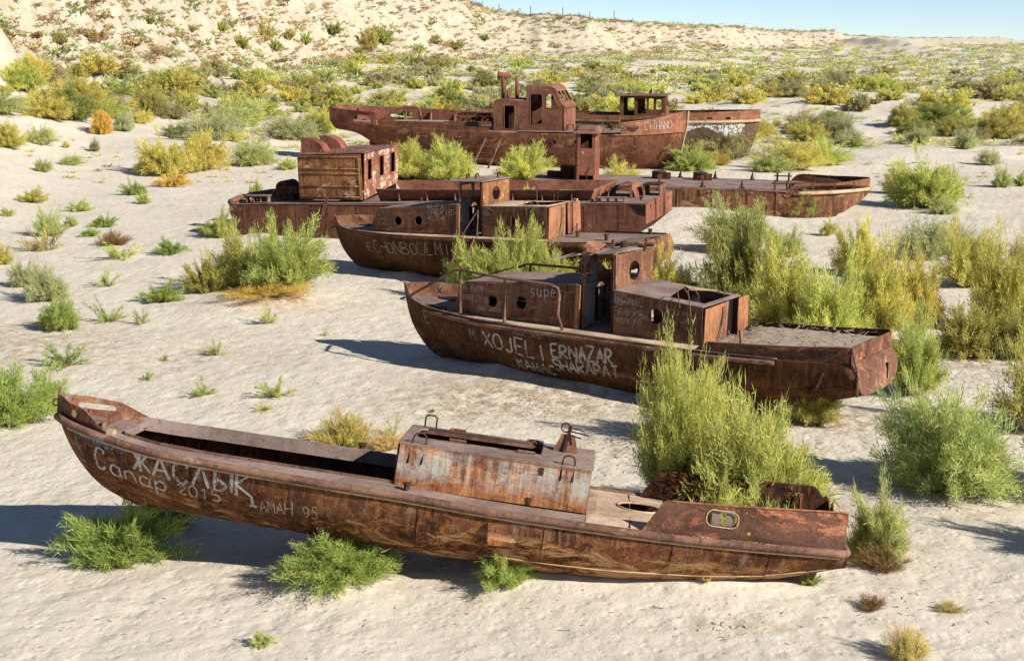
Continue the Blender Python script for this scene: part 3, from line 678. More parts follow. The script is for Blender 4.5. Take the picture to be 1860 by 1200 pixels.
    loop_bar('handle', (7.86, -yw - .03, z1 - .20), (8.04, -yw - .03, z1 - .20), .38, .016, M['dark_rust_and_shade'], t, lean=(.02, .12, 0))
    m = MB(); m.add([(7.68, .25, z1 + .04), (8.06, .25, z1 + .04), (7.98, .30, z1 + .30), (7.78, .30, z1 + .30), (7.68, .29, z1 + .04), (8.06, .29, z1 + .04), (7.98, .33, z1 + .30), (7.78, .33, z1 + .30)],
          [(0, 1, 2, 3), (7, 6, 5, 4), (0, 4, 5, 1), (1, 5, 6, 2), (2, 6, 7, 3), (3, 7, 4, 0)]); m.build('lug_plate', M['cabin_brown'], t)
    MB().bar((7.86, .2, z1 + .05), (7.90, .31, z1 + .44), .05, .03).build('lug_bar', M['dark_rust_and_shade'], t)
    ring('lug_ring', (7.83, .33, z1 + .40), .07, 'y', .012, M['dark_rust_and_shade'], t)
    for a, b in (((7.9, .3, z1 + .36), (8.2, .1, z1 + .36)), ((7.9, .34, z1 + .40), (8.12, .36, z1 + .38)), ((7.9, .3, z1 + .30), (8.08, .12, z1 + .30))): MB().tube([a, b], .012, 5).build('bent_wire', M['dark_rust_and_shade'], t)
    MB().tube([(5.55, -yw - .012, z1 - .02), (8.28, -yw - .012, z1 - .02)], .012, 5).build('edge_bead', M['rail'], t)
    MB().bar((8.03, -yw - .022, z0), (8.03, -yw - .022, z1), .012, .012, (0, 1, 0)).build('weld_seam', M['cabin_paint'], t)
    MB().box((7.55, -yw - .04, z1 - .16), (7.61, -yw - .02, z1 - .05)).build('lug', M['dark_rust_and_shade'], t); MB().box((7.42, -yw - .04, z0 + .02), (7.48, -yw - .02, z0 + .12)).build('lug', M['dark_rust_and_shade'], t)
    # after deck with an oval manhole
    zz = H.edge(9, 1)[2] + .0
    def fn(u, v): return (u, v * (H.edge(u, 1)[1] - .02), H.edge(u, 1)[2] - .015 + .03 * (1 - v * v))
    plate('after_deck', [(8.31, -1), (9.05, -1), (9.35, -1), (9.55, -.9), (9.72, -.3), (9.74, .3), (9.55, .8), (9.45, 1), (9.05, 1), (8.31, 1)], [ell(9.10, .16, .33, .24, 24)], fn, .012, M['deck_tan'], t, res=(10, 6), nrm=(0, 0, 1))
    ring('manhole_rim', (9.10, .18, zz + .03), .33, 'z', .020, M['wood'], t, sq=.9)
    MB().bar((8.96, -1.12, zz + .015), (8.96, 1.1, zz + .015), .012, .012).build('weld_seam', M['rail'], t)
    MB().box((8.7, -.6, zz - .5), (9.5, .7, zz - .45)).build('manhole_shade_sheet', M['black'], t)  # black sheet added below the hole, painted as its inner dark
    # after bulwarks round the open well
    hb = lambda x: max(.0, min((x - 9.12) * 1.75, .47 + (x - 9.4) * .028))
    def bul(sd, mat, holes, rag=0, lab=None):
        xs = [9.12, 9.40] + list(np.linspace(9.7, 12.06, 9)); o = [(9.12, 0), (12.06, 0)] + [(x, hb(x) + (random.uniform(-.02, .01) if rag else 0)) for x in xs[::-1]]
        if rag: o = [(9.12, 0), (12.06, 0), (12.06, .36), (12.0, .42), (11.94, .38), (11.88, .47), (11.8, .54)] + [(x, hb(x) + .0) for x in xs[:-1][::-1]]
        o = o[:-1] + ([o[-1]] if o[-1][1] > 1e-3 else [])
        def f(u, v): e = H.edge(u, sd, -.05); return (e[0], e[1] - sd * .13 * v, e[2] + v)
        return plate('after_bulwark', o, holes, f, .02, mat, t, res=(16, 3), nrm=(0, -sd, 0), label=lab)
    bul(-1, M['patched'], [rrect(10.04, .20, 10.46, .40, .09), ell(10.66, .12, .03, n=8)], lab='near bulwark with an oval port and flaking red paint'); bul(1, M['dark_rust_and_shade'], [rrect(10.0, .12, 10.5, .3, .08)], rag=1)
    e = H.edge(10.25, -1, -.05)
    MB().tube([(x, e[1] + .02 - .0 + .0 * z, e[2] + z) for x, z in rrect(10.02, .18, 10.48, .42, .10)], .011, 5, closed=True).build('port_rim', M['wood'], t, True)
    MB().box((10.10, e[1] + .055, e[2] + .17), (10.22, e[1] + .07, e[2] + .44)).build('port_bar', M['deck_purple'], t); MB().box((10.30, e[1] + .055, e[2] + .17), (10.42, e[1] + .07, e[2] + .44)).build('port_bar', M['deck_purple'], t)
    L = [H.edge(x, -1, -.05) for x in np.linspace(9.42, 12.05, 14)]; MB().tube([(p[0], p[1] + .065, p[2] + hb(p[0])) for p in L], .016, 6).build('bulwark_cap', M['orange_rust'], t, True)
    L = [H.edge(x, 1, -.05) for x in np.linspace(9.42, 11.8, 14)]; MB().tube([(p[0], p[1] - .065, p[2] + hb(p[0])) for p in L], .016, 6).build('bulwark_cap', M['dark_rust_and_shade'], t, True)
    ea, eb = H.edge(12.03, -1, -.05), H.edge(12.03, 1, -.05)
    plate('stern_plate', [(ea[1], 1.04), (eb[1], 1.04), (eb[1] - .06, 1.40), (.62, 1.28), (.50, 1.44), (.30, 1.34), (.1, 1.33), (-.15, 1.42), (-.5, 1.48), (ea[1] + .07, 1.59)], [], PYZ(12.03), .02, M['patched'], t, nrm=(1, 0, 0))
    for x in (9.95, 10.9, 11.6):
        for sd in (-1, 1):
            p = H.edge(x, sd, -.13); MB().bar((p[0], p[1], p[2]), (p[0], p[1] - sd * .09, p[2] + .42), .05, .03).build('stanchion', M['rail'], t)
            m = MB(); q = .30; m.prism([(0, 0), (q, 0), (.04, .40), (0, .40)], (p[0], p[1] - sd * .03, p[2]), (0, -sd, 0), (0, 0, 1), .012); m.build('bracket', M['red_rust'], t)
    for x in (9.9, 10.6, 11.3):
        for sd in (-1, 1): MB().tube([H.edge(x, sd, -.05, 0, tt) for tt in np.linspace(.2, .95, 8)], .02, 4).build('hull_frame', M['dark_rust_and_shade'], t)
    # bow plates
    def bowp(sd, top, holes, name='bow_bulwark'):
        o = [(.03, -.02), (top[-1][0], -.02)] + top[::-1]
        def f(u, v): e = H.edge(u, sd, -.05); return (e[0] - .04 * v, e[1] + sd * .03 * v, e[2] + v)
        return plate(name, o, holes, f, .018, M['cabin_brown'], t, res=(10, 3), nrm=(0, -sd, 0))
    bowp(-1, [(.03, .30), (.25, .27), (.58, .25), (.95, .05), (1.02, 0)], [ell(.37, .13, .055, .06, 12)])
    bowp(1, [(.03, .30), (.35, .29), (.80, .26), (1.1, .13), (1.32, .06)], [rrect(.28, .10, .72, .19, .04), ell(.26, .145, .05, .05, 10)])
    MB().tube([(.0, 0, 1.14), (-.02, 0, 1.54), (-.01, 0, 1.60)], [.035, .03, .02], 8).build('stem_post', M['rail'], t)
    ring('mooring_ring', (-.06, 0, 1.36), .05, 'y', .012, M['dark_rust_and_shade'], t)
    MB().prism([(-.36, 0), (.56, 0), (.56, .15), (-.36, .15)], (.82, 0, 1.10), (0, 1, 0), (0, 0, 1), .02).build('breakwater', M['cabin_brown'], t)
    MB().prism([(-.0, 0), (.50, 0), (.45, .14), (.0, .14)], (.36, .30, 1.13), (1, .3, 0), (0, 0, 1), .02).build('breakwater', M['cabin_brown'], t)
    MB().box((.84, -.5, 1.115), (1.1, .6, 1.135)).build('bow_step', M['deck_purple'], t)
    bollard((5.66, -1.0, 1.03), M['dark_rust_and_shade'], t, .045, .07); bollard((4.62, 1.03, 1.05), M['dark_rust_and_shade'], t, .05, .12); MB().box((1.0, -.66, 1.11), (1.1, -.5, 1.18)).build('cleat', M['wood'], t)
    MB().prism([(0, 0), (.5, 0), (.35, -.28), (.08, -.3)], (10.95, -.02, .30), (1, 0, 0), (0, 0, 1), .04).build('skeg', M['dark_rust_and_shade'], t)
    # lettering
    S = H.surf(-1)
    write('painted_lettering', t, S, ['Zh', 'As', 'Cs', 'La', 'Yy', 'Qa'], (1.48, .64), (3.42, .575), .335, .048, M['chalk'], gap=.30)
    write('painted_lettering', t, S, ['a', 'n', 'a', 'p'], (1.02, .44), (2.02, .34), .27, .036, M['chalk'], gap=.2); write('painted_lettering', t, S, ['Cs'], (.76, .52), (.96, .50), .36, .038, M['chalk'])
    write('painted_lettering', t, S, '2015', (2.20, .38), (2.90, .38), .20, .024, M['chalk'], gap=.25)
    write('scratched_lettering', t, S, ['A', 'M', 'A', 'N-', ' ', '9', '5'], (3.52, .36), (4.42, .40), .19, .013, M['scratch'], gap=.25)
    # faded blue paint left under the bow rail
    V = []; F = []; n = 40
    rr = random.Random(3)
    for i in range(n):
        x = .42 + 1.0 * i / n; z = 1.0 - .10 * i / n + rr.uniform(-.03, .03); w = rr.uniform(.02, .065)
        V += [(x, S(x, z - w) - .005, z - w), (x, S(x, z + w) - .005, z + w)]
    F = [(2 * i, 2 * i + 2, 2 * i + 3, 2 * i + 1) for i in range(n - 1) if rr.random() > .12]
    mesh_obj('blue_paint_patch', V, F, M['bluewash'], t)
    return t
n_ = NT('blue_paint_remains'); n_.val(n_.bsdf.inputs['Alpha'], n_.ramp(n_.noise(n_.coord(), 14, 6, .7), .42, .56)); M['bluewash'] = n_.done((.13, .21, .25), .8, .1)

# ---- the two launches of one kind, each with a wheelhouse amidships
def launch(second=False):
    if not second:
        t = root_at('derelict_launch', G(745, 640), 35); hm = M['hull_two']
        tag(t, 'rusty cabin launch with handrails and big white chalk names on its side', 'boat', 'rusted wrecks on the sand')
    else:
        t = root_at('derelict_launch', G(618, 484), 31, -1.8); hm = M['hull_three']
        tag(t, 'rusty cabin launch with a ladder against its side, no handrails', 'boat', 'rusted wrecks on the sand')
    H = Hull(-.15, 12.6, ([0, .1, .3, .6, .8, 1], [1.55, .85, .42, .08, -.03, -.10]), ([0, .5, 1], [12.62, 12.6, 12.45]),
             ([-.15, .05, .4, 1.4, 2.5, 4, 9, 11, 12.6], [.03, .2, .42, .88, 1.15, 1.36, 1.38, 1.3, 1.15]),
             ([-.15, 1.4, 3, 9, 10.9, 12.6], [1.50, 1.46, 1.43, 1.43, 1.47, 1.52]),
             ([-.15, 1, 2, 8.5, 10, 11.3, 12.6], [-.1, -.16, -.18, -.18, .05, .40, .78]),
             ([-.15, 1, 3, 6, 10, 11.6, 12.6], [.95, 1.2, 1.7, 2.2, 2.2, 2.8, 3.6]), dent=.022)
    H.build(hm, t); H.transom(M['stern_patched'] if not second else M['cabin_brown'], t)
    for sd in (-1, 1): H.rim('rub_rail', 1.2 if sd < 0 else .2, 10.85 if not second else 8.8, sd, .05, M['rail'] if not second else hm, t, out=.02, dz=-.09)
    if second:
        MB().tube([H.edge(x, -1, .03, -.14) for x in np.linspace(8.8, 10.8, 12)], .11, 8).build('rub_rail', hm, t, True)
    H.rim('deck_edge', .9, 10.9, -1, .018, M['deck_tan'], t, out=-.02, dz=.01)
    for x in (2.6, 4.9, 7.1, 9.3, 11.0):
        MB().tube([H.edge(x, -1, .004, 0, tt) for tt in np.linspace(.04, .95, 14)], .009, 5).build('weld_seam', hm, t, True)
    MB().tube([H.edge(x, -1, .006, 0, .42) for x in np.linspace(4, 12.3, 34)], .010, 5).build('weld_seam', hm, t, True)
    H.deck('deck', -.1, 12.4, M['deck_purple'], t, camber=.05)
    # side walkway, dusty tan
    V = []; xs = np.linspace(1.6, 9.2, 30)
    for x in xs:
        e = H.edge(x, -1); V += [(x, e[1] + .05, e[2] + .012), (x, -.93 if x > 2.4 else -.82 + (2.4 - x) * .15, e[2] + .018)]
    mesh_obj('side_walkway', V, [(2 * i, 2 * i + 2, 2 * i + 3, 2 * i + 1) for i in range(29)], M['deck_tan'], t)
    # bow bulwarks
    fb = curve([-.12, .4, 1.0, 1.7, 2.3], [.33, .36, .33, .16, .12])
    H.bulwark('bow_bulwark', -.10, 2.3, 1, lambda x: float(fb(x)), M['cabin_brown'], t, holes=[ell(.62, .17, .09, .085, 14)], lean=.12, n=18)
    nb = curve([-.12, .1, .25, .45, .8], [.33, .30, .12, .03, .0])
    H.bulwark('bow_bulwark', -.10, .75, -1, lambda x: max(.004, float(nb(x))), M['cabin_brown'], t, lean=.12, n=12)
    MB().tube([H.edge(.95 + .0 * i, 1, -.02, .02) if False else (.62 + .10 * math.cos(i), H.edge(.62, 1)[1] + .03, H.edge(.62, 1)[2] + .17 + .10 * math.sin(i)) for i in np.linspace(0, 2 * math.pi, 14)[:-1]], .016, 5, closed=True).build('fairlead', M['rail'], t, True)
    MB().tube([(-.08, 0, 1.45), (-.14, 0, 1.86)], .035, 7).build('stem_post', M['rail'], t)
    MB().bar((-.15, 0, 1.45), (-.28, -.02, 1.40), .05, .05).build('stem_lug', M['dark_rust_and_shade'], t)
    # foredeck hatch: black slab on the deck, painted dark of an open hatch
    MB().box((.85, .1, 1.49), (1.55, .6, 1.515)).build('hatch_shade_slab', M['black'], t)
    MB().bar((.75, .35, 1.53), (1.25, .62, 1.56), .30, .02).build('hatch_flap', M['cabin_brown'], t)
    for k in range(7): MB().box((1.05 + k * .13, H.edge(1.1 + k * .13, -1)[1] + .04, 1.46), (1.12 + k * .13, H.edge(1.1 + k * .13, -1)[1] + .13, 1.50 + random.random() * .04)).build('broken_cleat', M['dark_rust_and_shade'], t)
    # forward cabin
    yw = .92; zt = lambda x: 2.24 + (x - 2.5) * .075
    a0, a1 = 2.02, 5.72
    side = [(a0, 1.44), (a1 - .02, 1.44), (a1, zt(a1)), (2.50, zt(2.5)), (2.38, zt(2.4) - .06)]
    hol = [ell(3.33, 1.86, .145), ell(4.17, 1.90, .145)]
    def fs(sd): return lambda u, v: (u, sd * (yw - .10 * max(0, (3.2 - u)) / 1.2), v)
    plate('cabin_side', side, hol, fs(-1), .02, M['cabin_brown'], t, res=(16, 5), rough=.012, nrm=(0, -1, 0)); plate('cabin_side', side, hol, fs(1), .02, M['cabin_brown'], t, res=(12, 4), nrm=(0, 1, 0))
    plate('cabin_front', [(-.82, 0), (.82, 0), (.86, 1), (-.86, 1)], [], lambda u, v: (a0 + .48 * v, u, 1.44 + (zt(2.5) - 1.44) * v), .02, M['cabin_brown'], t)
    plate('cabin_roof', [(2.48, -1), (a1 + .03, -1), (a1 + .03, 1), (2.48, 1)], [], lambda u, v: (u, v * (yw + .015 - .09 * max(0, 3.2 - u) / 1.2), zt(u) + .05 * (1 - v * v)), .018, M['deck_purple'], t, res=(8, 6), nrm=(0, 0, 1))
    plate('cabin_back', [(-yw, 1.44), (yw, 1.44), (yw, zt(a1)), (-yw, zt(a1))], [[(-.45, 1.5), (.1, 1.5), (.1, 2.4), (-.45, 2.4)]], PYZ(a1 - .06), .02, M['grey_paint'], t, nrm=(1, 0, 0))
    MB().bar((a1 + .0, -yw - .005, 1.45), (a1 + .05, -yw - .005, zt(a1)), .06, .11).build('corner_post', M['orange_rust'], t)
    MB().tube([(x, -yw - .012, 1.55) for x in (2.2, 5.6)], .010, 5).build('weld_seam', M['cabin_brown'], t)
    for (x, z) in ((3.33, 1.86), (4.17, 1.90), (7.80, 1.98)): 
        yy = -(yw - .10 * max(0, 3.2 - x) / 1.2) - .012
        ring('porthole_rim', (x, yy, z), .155 if x < 7 else .185, 'y', .010, M['rail'], t)
    # wheelhouse
    wx0, wx1, zr, yh = 5.80, 6.68, 3.24, .84
    zl = zt(a1)
    if not second:
        plate('wheelhouse_front', [(-yh, zl - .02), (yh, zl - .02), (yh, 2.62), (.25, 2.7), (-.1, 2.95), (-.30, 3.2), (-yh, 3.12)], [], PYZ(wx0), .02, M['grey_paint'], t, nrm=(-1, 0, 0))
        plate('wheelhouse_front', [(-yh, 1.45), (yh, 1.45), (yh, zl), (-yh, zl)], [[(-.30, 1.55), (.25, 1.55), (.25, 2.35), (-.30, 2.35)]], PYZ(wx0 + .03), .02, M['grey_paint'], t, nrm=(-1, 0, 0))
    else:
        plate('wheelhouse_front', [(-yh, 1.45), (yh, 1.45), (yh, zr - .02), (-yh, zr - .02)], [[(-.30, 1.55), (.25, 1.55), (.25, 2.35), (-.30, 2.35)], [(-.7, 2.62), (-.08, 2.62), (-.08, 3.1), (-.7, 3.1)], [(.08, 2.62), (.7, 2.62), (.7, 3.1), (.08, 3.1)]], PYZ(wx0), .02, M['grey_paint'], t, nrm=(-1, 0, 0))
    plate('wheelhouse_far_side', [(wx0, 1.45), (wx1, 1.45), (wx1, zr), (wx0, zr)], [[(wx0 + .12, 2.55), (wx1 - .1, 2.55), (wx1 - .1, zr - .12), (wx0 + .12, zr - .12)]] , PXZ(yh), .02, M['grey_paint'], t, nrm=(0, 1, 0))
    plate('wheelhouse_back', [(-yh, zl - .1), (yh, zl - .1), (yh, zr), (-yh, zr)], [ell(-.02, 2.80, .19, n=22)], PYZ(wx1), .02, M['cabin_brown'] if not second else M['box_wall'], t, nrm=(1, 0, 0), label='wheelhouse back wall with a round window')
    ring('window_rim', (wx1 + .03, -.02, 2.80), .20, 'x', .022, M['black'], t)
    plate('wheelhouse_back', [(-yh, 1.45), (yh, 1.45), (yh, zl - .11), (-yh, zl - .11)], [[(-.3, 1.55), (.3, 1.55), (.3, 2.3), (-.3, 2.3)]], PYZ(wx1 - .02), .02, M['grey_paint'], t, nrm=(1, 0, 0))
    MB().bar((wx1 - .04, -yh, 1.46), (wx1 - .04, -yh, zr), .09, .05).build('door_post', M['dark_rust_and_shade'], t)
    if not second: MB().tube([(wx0 + .02, -yh, 1.46), (wx0 + .06, -yh - .02, 2.3), (wx0 + .12, -yh, 3.36)], [.025, .03, .022], 6).build('door_post', M['rail'], t)
    else: MB().bar((wx0, -yh, 1.46), (wx0, -yh, zr), .05, .05).build('door_post', M['grey_paint'], t)
    # steering pedestal seen in the doorway
    MB().tube([(6.25, .1, 1.45), (6.25, .1, 2.15)], .09, 8).build('pedestal', M['grey_paint'], t)
    if not second:
        def fr(u, v): return (u, v, zr + .015 + .10 * max(0, 6.15 - u) * (1 - v) + .04 * math.sin(u * 6 + v))
        plate('wheelhouse_roof', [(5.98, -.93), (6.30, -.90), (6.74, -.90), (6.74, .90), (5.8, .90), (5.86, .1), (6.02, -.4)], [], fr, .012, M['deck_purple'], t, res=(8, 8), nrm=(0, 0, 1))
        m = MB(); m.add([(4.95, -1.05, 2.98), (5.75, -.95, 3.20), (6.02, -.55, 3.22), (5.35, -.55, 3.14), (4.95, -1.05, 2.965), (5.75, -.95, 3.185), (6.02, -.55, 3.205), (5.35, -.55, 3.125)],
              [(0, 1, 2, 3), (7, 6, 5, 4), (0, 4, 5, 1), (1, 5, 6, 2), (2, 6, 7, 3), (3, 7, 4, 0)]); m.build('torn_roof_sheet', M['deck_tan'], t)
        m = MB(); m.add([(5.85, -.92, 3.14), (6.15, -.75, 3.30), (6.22, -.50, 3.42), (5.95, -.55, 3.48), (5.86, -.80, 3.44), (5.85, -.90, 3.12), (6.15, -.73, 3.28), (6.22, -.48, 3.40), (5.95, -.53, 3.46), (5.86, -.78, 3.42)],
              [(0, 1, 2, 3, 4), (9, 8, 7, 6, 5), (0, 5, 6, 1), (1, 6, 7, 2), (2, 7, 8, 3), (3, 8, 9, 4), (4, 9, 5, 0)]); m.build('curled_roof_edge', M['orange_rust'], t)
        m = MB(); m.tube([(6.35, .1, 3.25), (6.35, .1, 3.42)], .09, 8); m.tube([(6.5, .2, 3.3), (6.95, .45, 3.36)], .05, 6); m.tube([(5.95, -.1, 3.3), (6.6, .35, 3.36)], .03, 6); m.build('lamp_remains', M['dark_rust_and_shade'], t)
        MB().tube([(6.66, .62, 3.26), (6.66, .62, 3.48)], .035, 7).build('roof_stub', M['rail'], t); MB().tube([(6.0, .2, 3.26), (6.0, .2, 3.42)], .04, 7).build('roof_stub', M['dark_rust_and_shade'], t)
    else:
        plate('wheelhouse_roof', [(5.25, -.98), (6.78, -.98), (6.78, .95), (5.35, .95)], [], lambda u, v: (u, v, zr + .01 + .03 * (1 - v * v) - .02 * math.sin(u * 5)), .02, M['deck_purple'], t, res=(6, 6), nrm=(0, 0, 1))
        for (x, y) in ((5.9, -.55), (6.1, -.3), (6.55, .35)):
            MB().tube([(x, y, 3.26), (x, y, 3.42), (x + .1, y, 3.46), (x + .12, y, 3.36)], .03, 6).build('roof_hook', M['dark_rust_and_shade'], t)
        MB().tube([(5.95, -.5, 3.26), (5.95, -.5, 3.70)], .012, 5).build('aerial', M['dark_rust_and_shade'], t)
    # after cabin
    c0, c1 = 6.71, 8.96 if not second else 9.15
    za = lambda x: 2.44 - (x - 6.7) * (.07 if not second else -.02)
    s2 = [(c0, 1.44), (c1, 1.44), (c1, za(c1)), (c0, za(c0))]
    hh = [ell(7.80, 1.98, .17)]
    plate('after_cabin_side', s2, hh, PXZ(-yw), .02, M['cabin_brown'], t, res=(12, 5), rough=.012, nrm=(0, -1, 0)); plate('after_cabin_side', s2, hh, PXZ(yw), .02, M['cabin_brown'], t, nrm=(0, 1, 0))
    hole = [(7.95, -.62), (c1 - .12, -.62), (c1 - .12, .72), (7.62, .72)]
    plate('after_cabin_roof', [(c0, -yw - .01), (c1, -yw - .01), (c1, yw + .01), (c0, yw + .01)], [hole], lambda u, v: (u, v, za(u) + .03 * (1 - v * v)), .018, M['deck_purple'] if not second else M['deck_tan'], t, res=(6, 4), nrm=(0, 0, 1))
    zb = za(c1)
    plate('after_cabin_end', [(-yw, 1.46), (.18, 1.46), (.18, zb), (-yw, zb - .02)], [], lambda u, v: (c1 + .02 + .04 * (v - 1.5), u, v), .02, M['orange_rust'], t, nrm=(1, 0, 0), label='bright orange end plate of the after cabin')
    plate('after_cabin_end', [(.56, 1.46), (yw + .18, 1.58), (yw + .16, zb + .02), (.60, zb + .02)], [], lambda u, v: (c1 + .10, u, v), .02, M['orange_rust'], t, nrm=(1, 0, 0), label='detached end plate of the after cabin')
    MB().box((c1 - .05, .18, 1.46), (c1 - .02, .56, zb)).build('after_cabin_end', M['black'], t)  # black sheet behind the gap, painted as the dark inside
    MB().bar((c1 + .06, -.08, 1.47), (c1 + .08, -.05, zb - .08), .16, .03, (1, 0, 0)).build('door_leaf', M['cabin_brown'], t)
    MB().bar((c1 + .10, -.30, 1.48), (c1 + .10, -.12, 1.95), .03, .03).build('bent_strap', M['deck_purple'], t)
    for x in (8.36, 8.62): MB().tube([(x + .08, -yw - .05, 2.02), (x + .05, -yw - .05, 2.30), (x - .07, -yw + .05, 2.62), (x - .04, -yw + .25, 2.66), (x + .0, -yw + .40, 2.50), (x + .02, -yw + .42, 2.40)], .014, 6).build('grab_rail', M['rail'], t, True)
    MB().prism([(0, 0), (.9, 0), (.45, .55)], (7.65, .70, za(7.65) + .035), (1, 0, .0), (0, -1, .08), .012).build('roof_flap', M['wood'] if not second else M['deck_tan'], t)
    MB().tube([(8.5, .7, za(8.5)), (8.5, .72, za(8.5) + .28)], .016, 5).build('bent_rod', M['dark_rust_and_shade'], t); MB().tube([(8.75, .5, za(8.7)), (8.6, .8, za(8.7) + .30)], .012, 5).build('bent_rod', M['dark_rust_and_shade'], t)
    MB().tube([(c1 + .14, .52, zb + .03), (c1 + .14, .50, 2.0), (c1 + .13, .54, 1.55)], .016, 6).build('hanging_chain', M['dark_rust_and_shade'], t)
    if second:
        MB().box((c1 + .04, .3, 1.5), (c1 + .08, .70, zb + .03)).build('door_leaf', M['red_rust'], t); MB().bar((c1 + .05, .95, 1.45), (c1 + .05, .92, zb + .1), .12, .08).build('corner_post', M['wood'], t)
        for (x, y) in ((9.9, -.3), (11.2, -.8), (11.9, .9)): bollard((x, y, 1.5), M['dark_rust_and_shade'], t, .06, .16)
        MB().tube([(9.85, -.2, 1.5), (9.85, -.2, 1.92)], .035, 7).build('post', M['rail'], t)
        MB().box((10.2, 1.02, 1.50), (12.4, 1.06, 1.56)).build('deck_curb', M['dark_rust_and_shade'], t)
        S = H.surf(-1); cb = lambda x, z: -yw - .02 - .012 - (-.10 * max(0, 3.2 - x) / 1.2)
        write('scratched_lettering', t, S, list('CHONBOULMIM'), (2.25, .72), (6.05, .84), .42, .020, M['scratch'], gap=.25)
        write('scratched_lettering', t, S, ['E'], (1.85, .75), (2.05, .76), .28, .018, M['scratch'])
        for w, z in ((['A', 'L', 'E', 'X'], 2.30), (['C', 'H', 'E', 'P', 'I', 'E', 'N'], 2.12), (['A', 'L', 'Y', 'A'], 1.93)): write('chalk_writing', t, cb, w, (4.55, z), (4.55 + .17 * len(w), z + .01), .15, .018, M['chalk'], gap=.3)
        for w, z in ((['M', 'A', 'K', 'C'], 2.12), (['2'], 2.0), (['A', 'P', 'Y', '3'], 1.84), (['C', 'e', 'n', 'a', 'r'], 1.70)): write('chalk_writing', t, cb, w, (2.45, z), (2.45 + .11 * len(w), z + .01), .10, .012, M['scratch'], gap=.3)
        ax = lambda u, v: 0
        return t
    # only the nearer launch: after bulwarks, sand fill, handrails, lettering
    sb = curve([9.0, 9.3, 11, 12.4], [.02, .22, .28, .36])
    H.bulwark('after_bulwark', 9.0, 12.42, -1, lambda x: max(.01, float(sb(x))), M['patched'], t, lean=-.03, n=20); H.bulwark('after_bulwark', 9.0, 12.42, 1, lambda x: max(.01, float(sb(x))), M['dark_rust_and_shade'], t, lean=-.03, n=20)
    ea, eb = H.edge(12.44, -1, -.03), H.edge(12.44, 1, -.03)
    plate('after_bulwark', [(ea[1], 1.5), (eb[1], 1.5), (eb[1] - .02, 1.84), (ea[1] + .02, 1.88)], [], PYZ(12.43), .025, M['patched'], t, nrm=(1, 0, 0))
    MB().tube([(12.60, -1.10, .86), (12.62, -1.12, 1.3), (12.47, -1.14, 1.86)], .03, 7).build('corner_bead', M['rail'], t, True)
    MB().tube([H.edge(x, -1, .0, float(sb(x)) + .0) for x in np.linspace(9.3, 12.4, 16)], .016, 6).build('bulwark_cap', M['rail'], t, True)
    MB().box((12.62, .45, .95), (12.65, .52, 1.3)).build('crack', M['black'], t)
    MB().tube([(11.9, -1.19, 1.3), (11.75, -1.21, .95), (11.5, -1.15, .75)], .05, 6).build('bent_guard', M['dark_rust_and_shade'], t, True)
    V = []; F = []; nx, ny = 26, 12; rr = random.Random(5)
    for i in range(nx + 1):
        x = 9.35 + 3.02 * i / nx; b = H.edge(x, 1)[1] - .06
        for j in range(ny + 1):
            y = -b + 2 * b * j / ny; V.append((x, y, 1.56 + .045 * (x - 9.3) + .12 * math.sin(math.pi * j / ny) * sstep(x, 9.3, 9.9) + rr.uniform(-.018, .018)))
    F = [(i * (ny + 1) + j, (i + 1) * (ny + 1) + j, (i + 1) * (ny + 1) + j + 1, i * (ny + 1) + j + 1) for i in range(nx) for j in range(ny)]
    sd = mesh_obj('sand_fill', V, F, M['boat_sand'], t, True); sd['kind'] = 'stuff'; sd['label'] = 'dried mud and straw filling the after deck'
    m = MB()
    for _ in range(150):
        x, y = rr.uniform(9.4, 12.2), rr.uniform(-1, 1.1); a = rr.uniform(0, 6.3); l = rr.uniform(.06, .25); z = 1.68 + .045 * (x - 9.3)
        m.bar((x, y, z), (x + l * math.cos(a), y + l * math.sin(a), z + rr.uniform(-.02, .10)), .008, .008)
    st = m.build('straw', M['straw'], t); st['kind'] = 'stuff'
    MB().tube([(10.05, -1.20, 1.5), (10.0, -1.2, 1.98)], .04, 7).build('post', M['orange_rust'], t)
    # handrails
    zr1 = 2.53
    near = [(.35, -.38, 1.60), (.6, -.5, 1.72), (2.25, -1.04, 2.50), (2.42, -1.07, 2.55), (3.88, -1.24, 2.50), (5.2, -1.26, 2.48), (5.42, -1.27, 2.42), (5.46, -1.27, 2.25), (5.42, -1.27, 1.80), (5.55, -1.27, 1.46)]
    MB().tube(near, .036, 7).build('handrail', M['rail'], t, True)
    for x, y in ((2.46, -1.07), (3.90, -1.24)): MB().tube([(x, y, 1.45), (x, y, 1.62), (x, y, 2.52)], [.05, .032, .03], 7).build('rail_stanchion', M['rail'], t)
    MB().tube([(2.7, 1.08, 2.36), (2.95, 1.1, 2.46), (4.4, 1.22, 2.47), (6.1, 1.24, 2.47)], .034, 7).build('handrail', M['dark_rust_and_shade'], t, True)
    for x in (3.0, 5.5): MB().tube([(x, 1.14, 1.45), (x, 1.16, 2.46)], .03, 7).build('rail_stanchion', M['dark_rust_and_shade'], t)
    MB().tube([(1.2, .85, 1.9), (2.6, 1.0, 2.35)], .02, 6).build('loose_rod', M['dark_rust_and_shade'], t)
    MB().tube([(2.5, -1.06, 2.02), (3.9, -1.14, 2.0), (4.6, -.96, 1.95)], .006, 4).build('sagging_wire', M['dark_rust_and_shade'], t)
    S = H.surf(-1); cb = lambda x, z: -yw - .028 + .10 * max(0, 3.2 - x) / 1.2
    write('painted_lettering', t, S, list('XOJELI'), (3.25, .80), (5.12, .66), .40, .050, M['chalk'], gap=.22)
    write('painted_lettering', t, S, list('ERNAZAR'), (5.30, .80), (6.95, .84), .34, .058, M['chalk'], gap=.25)
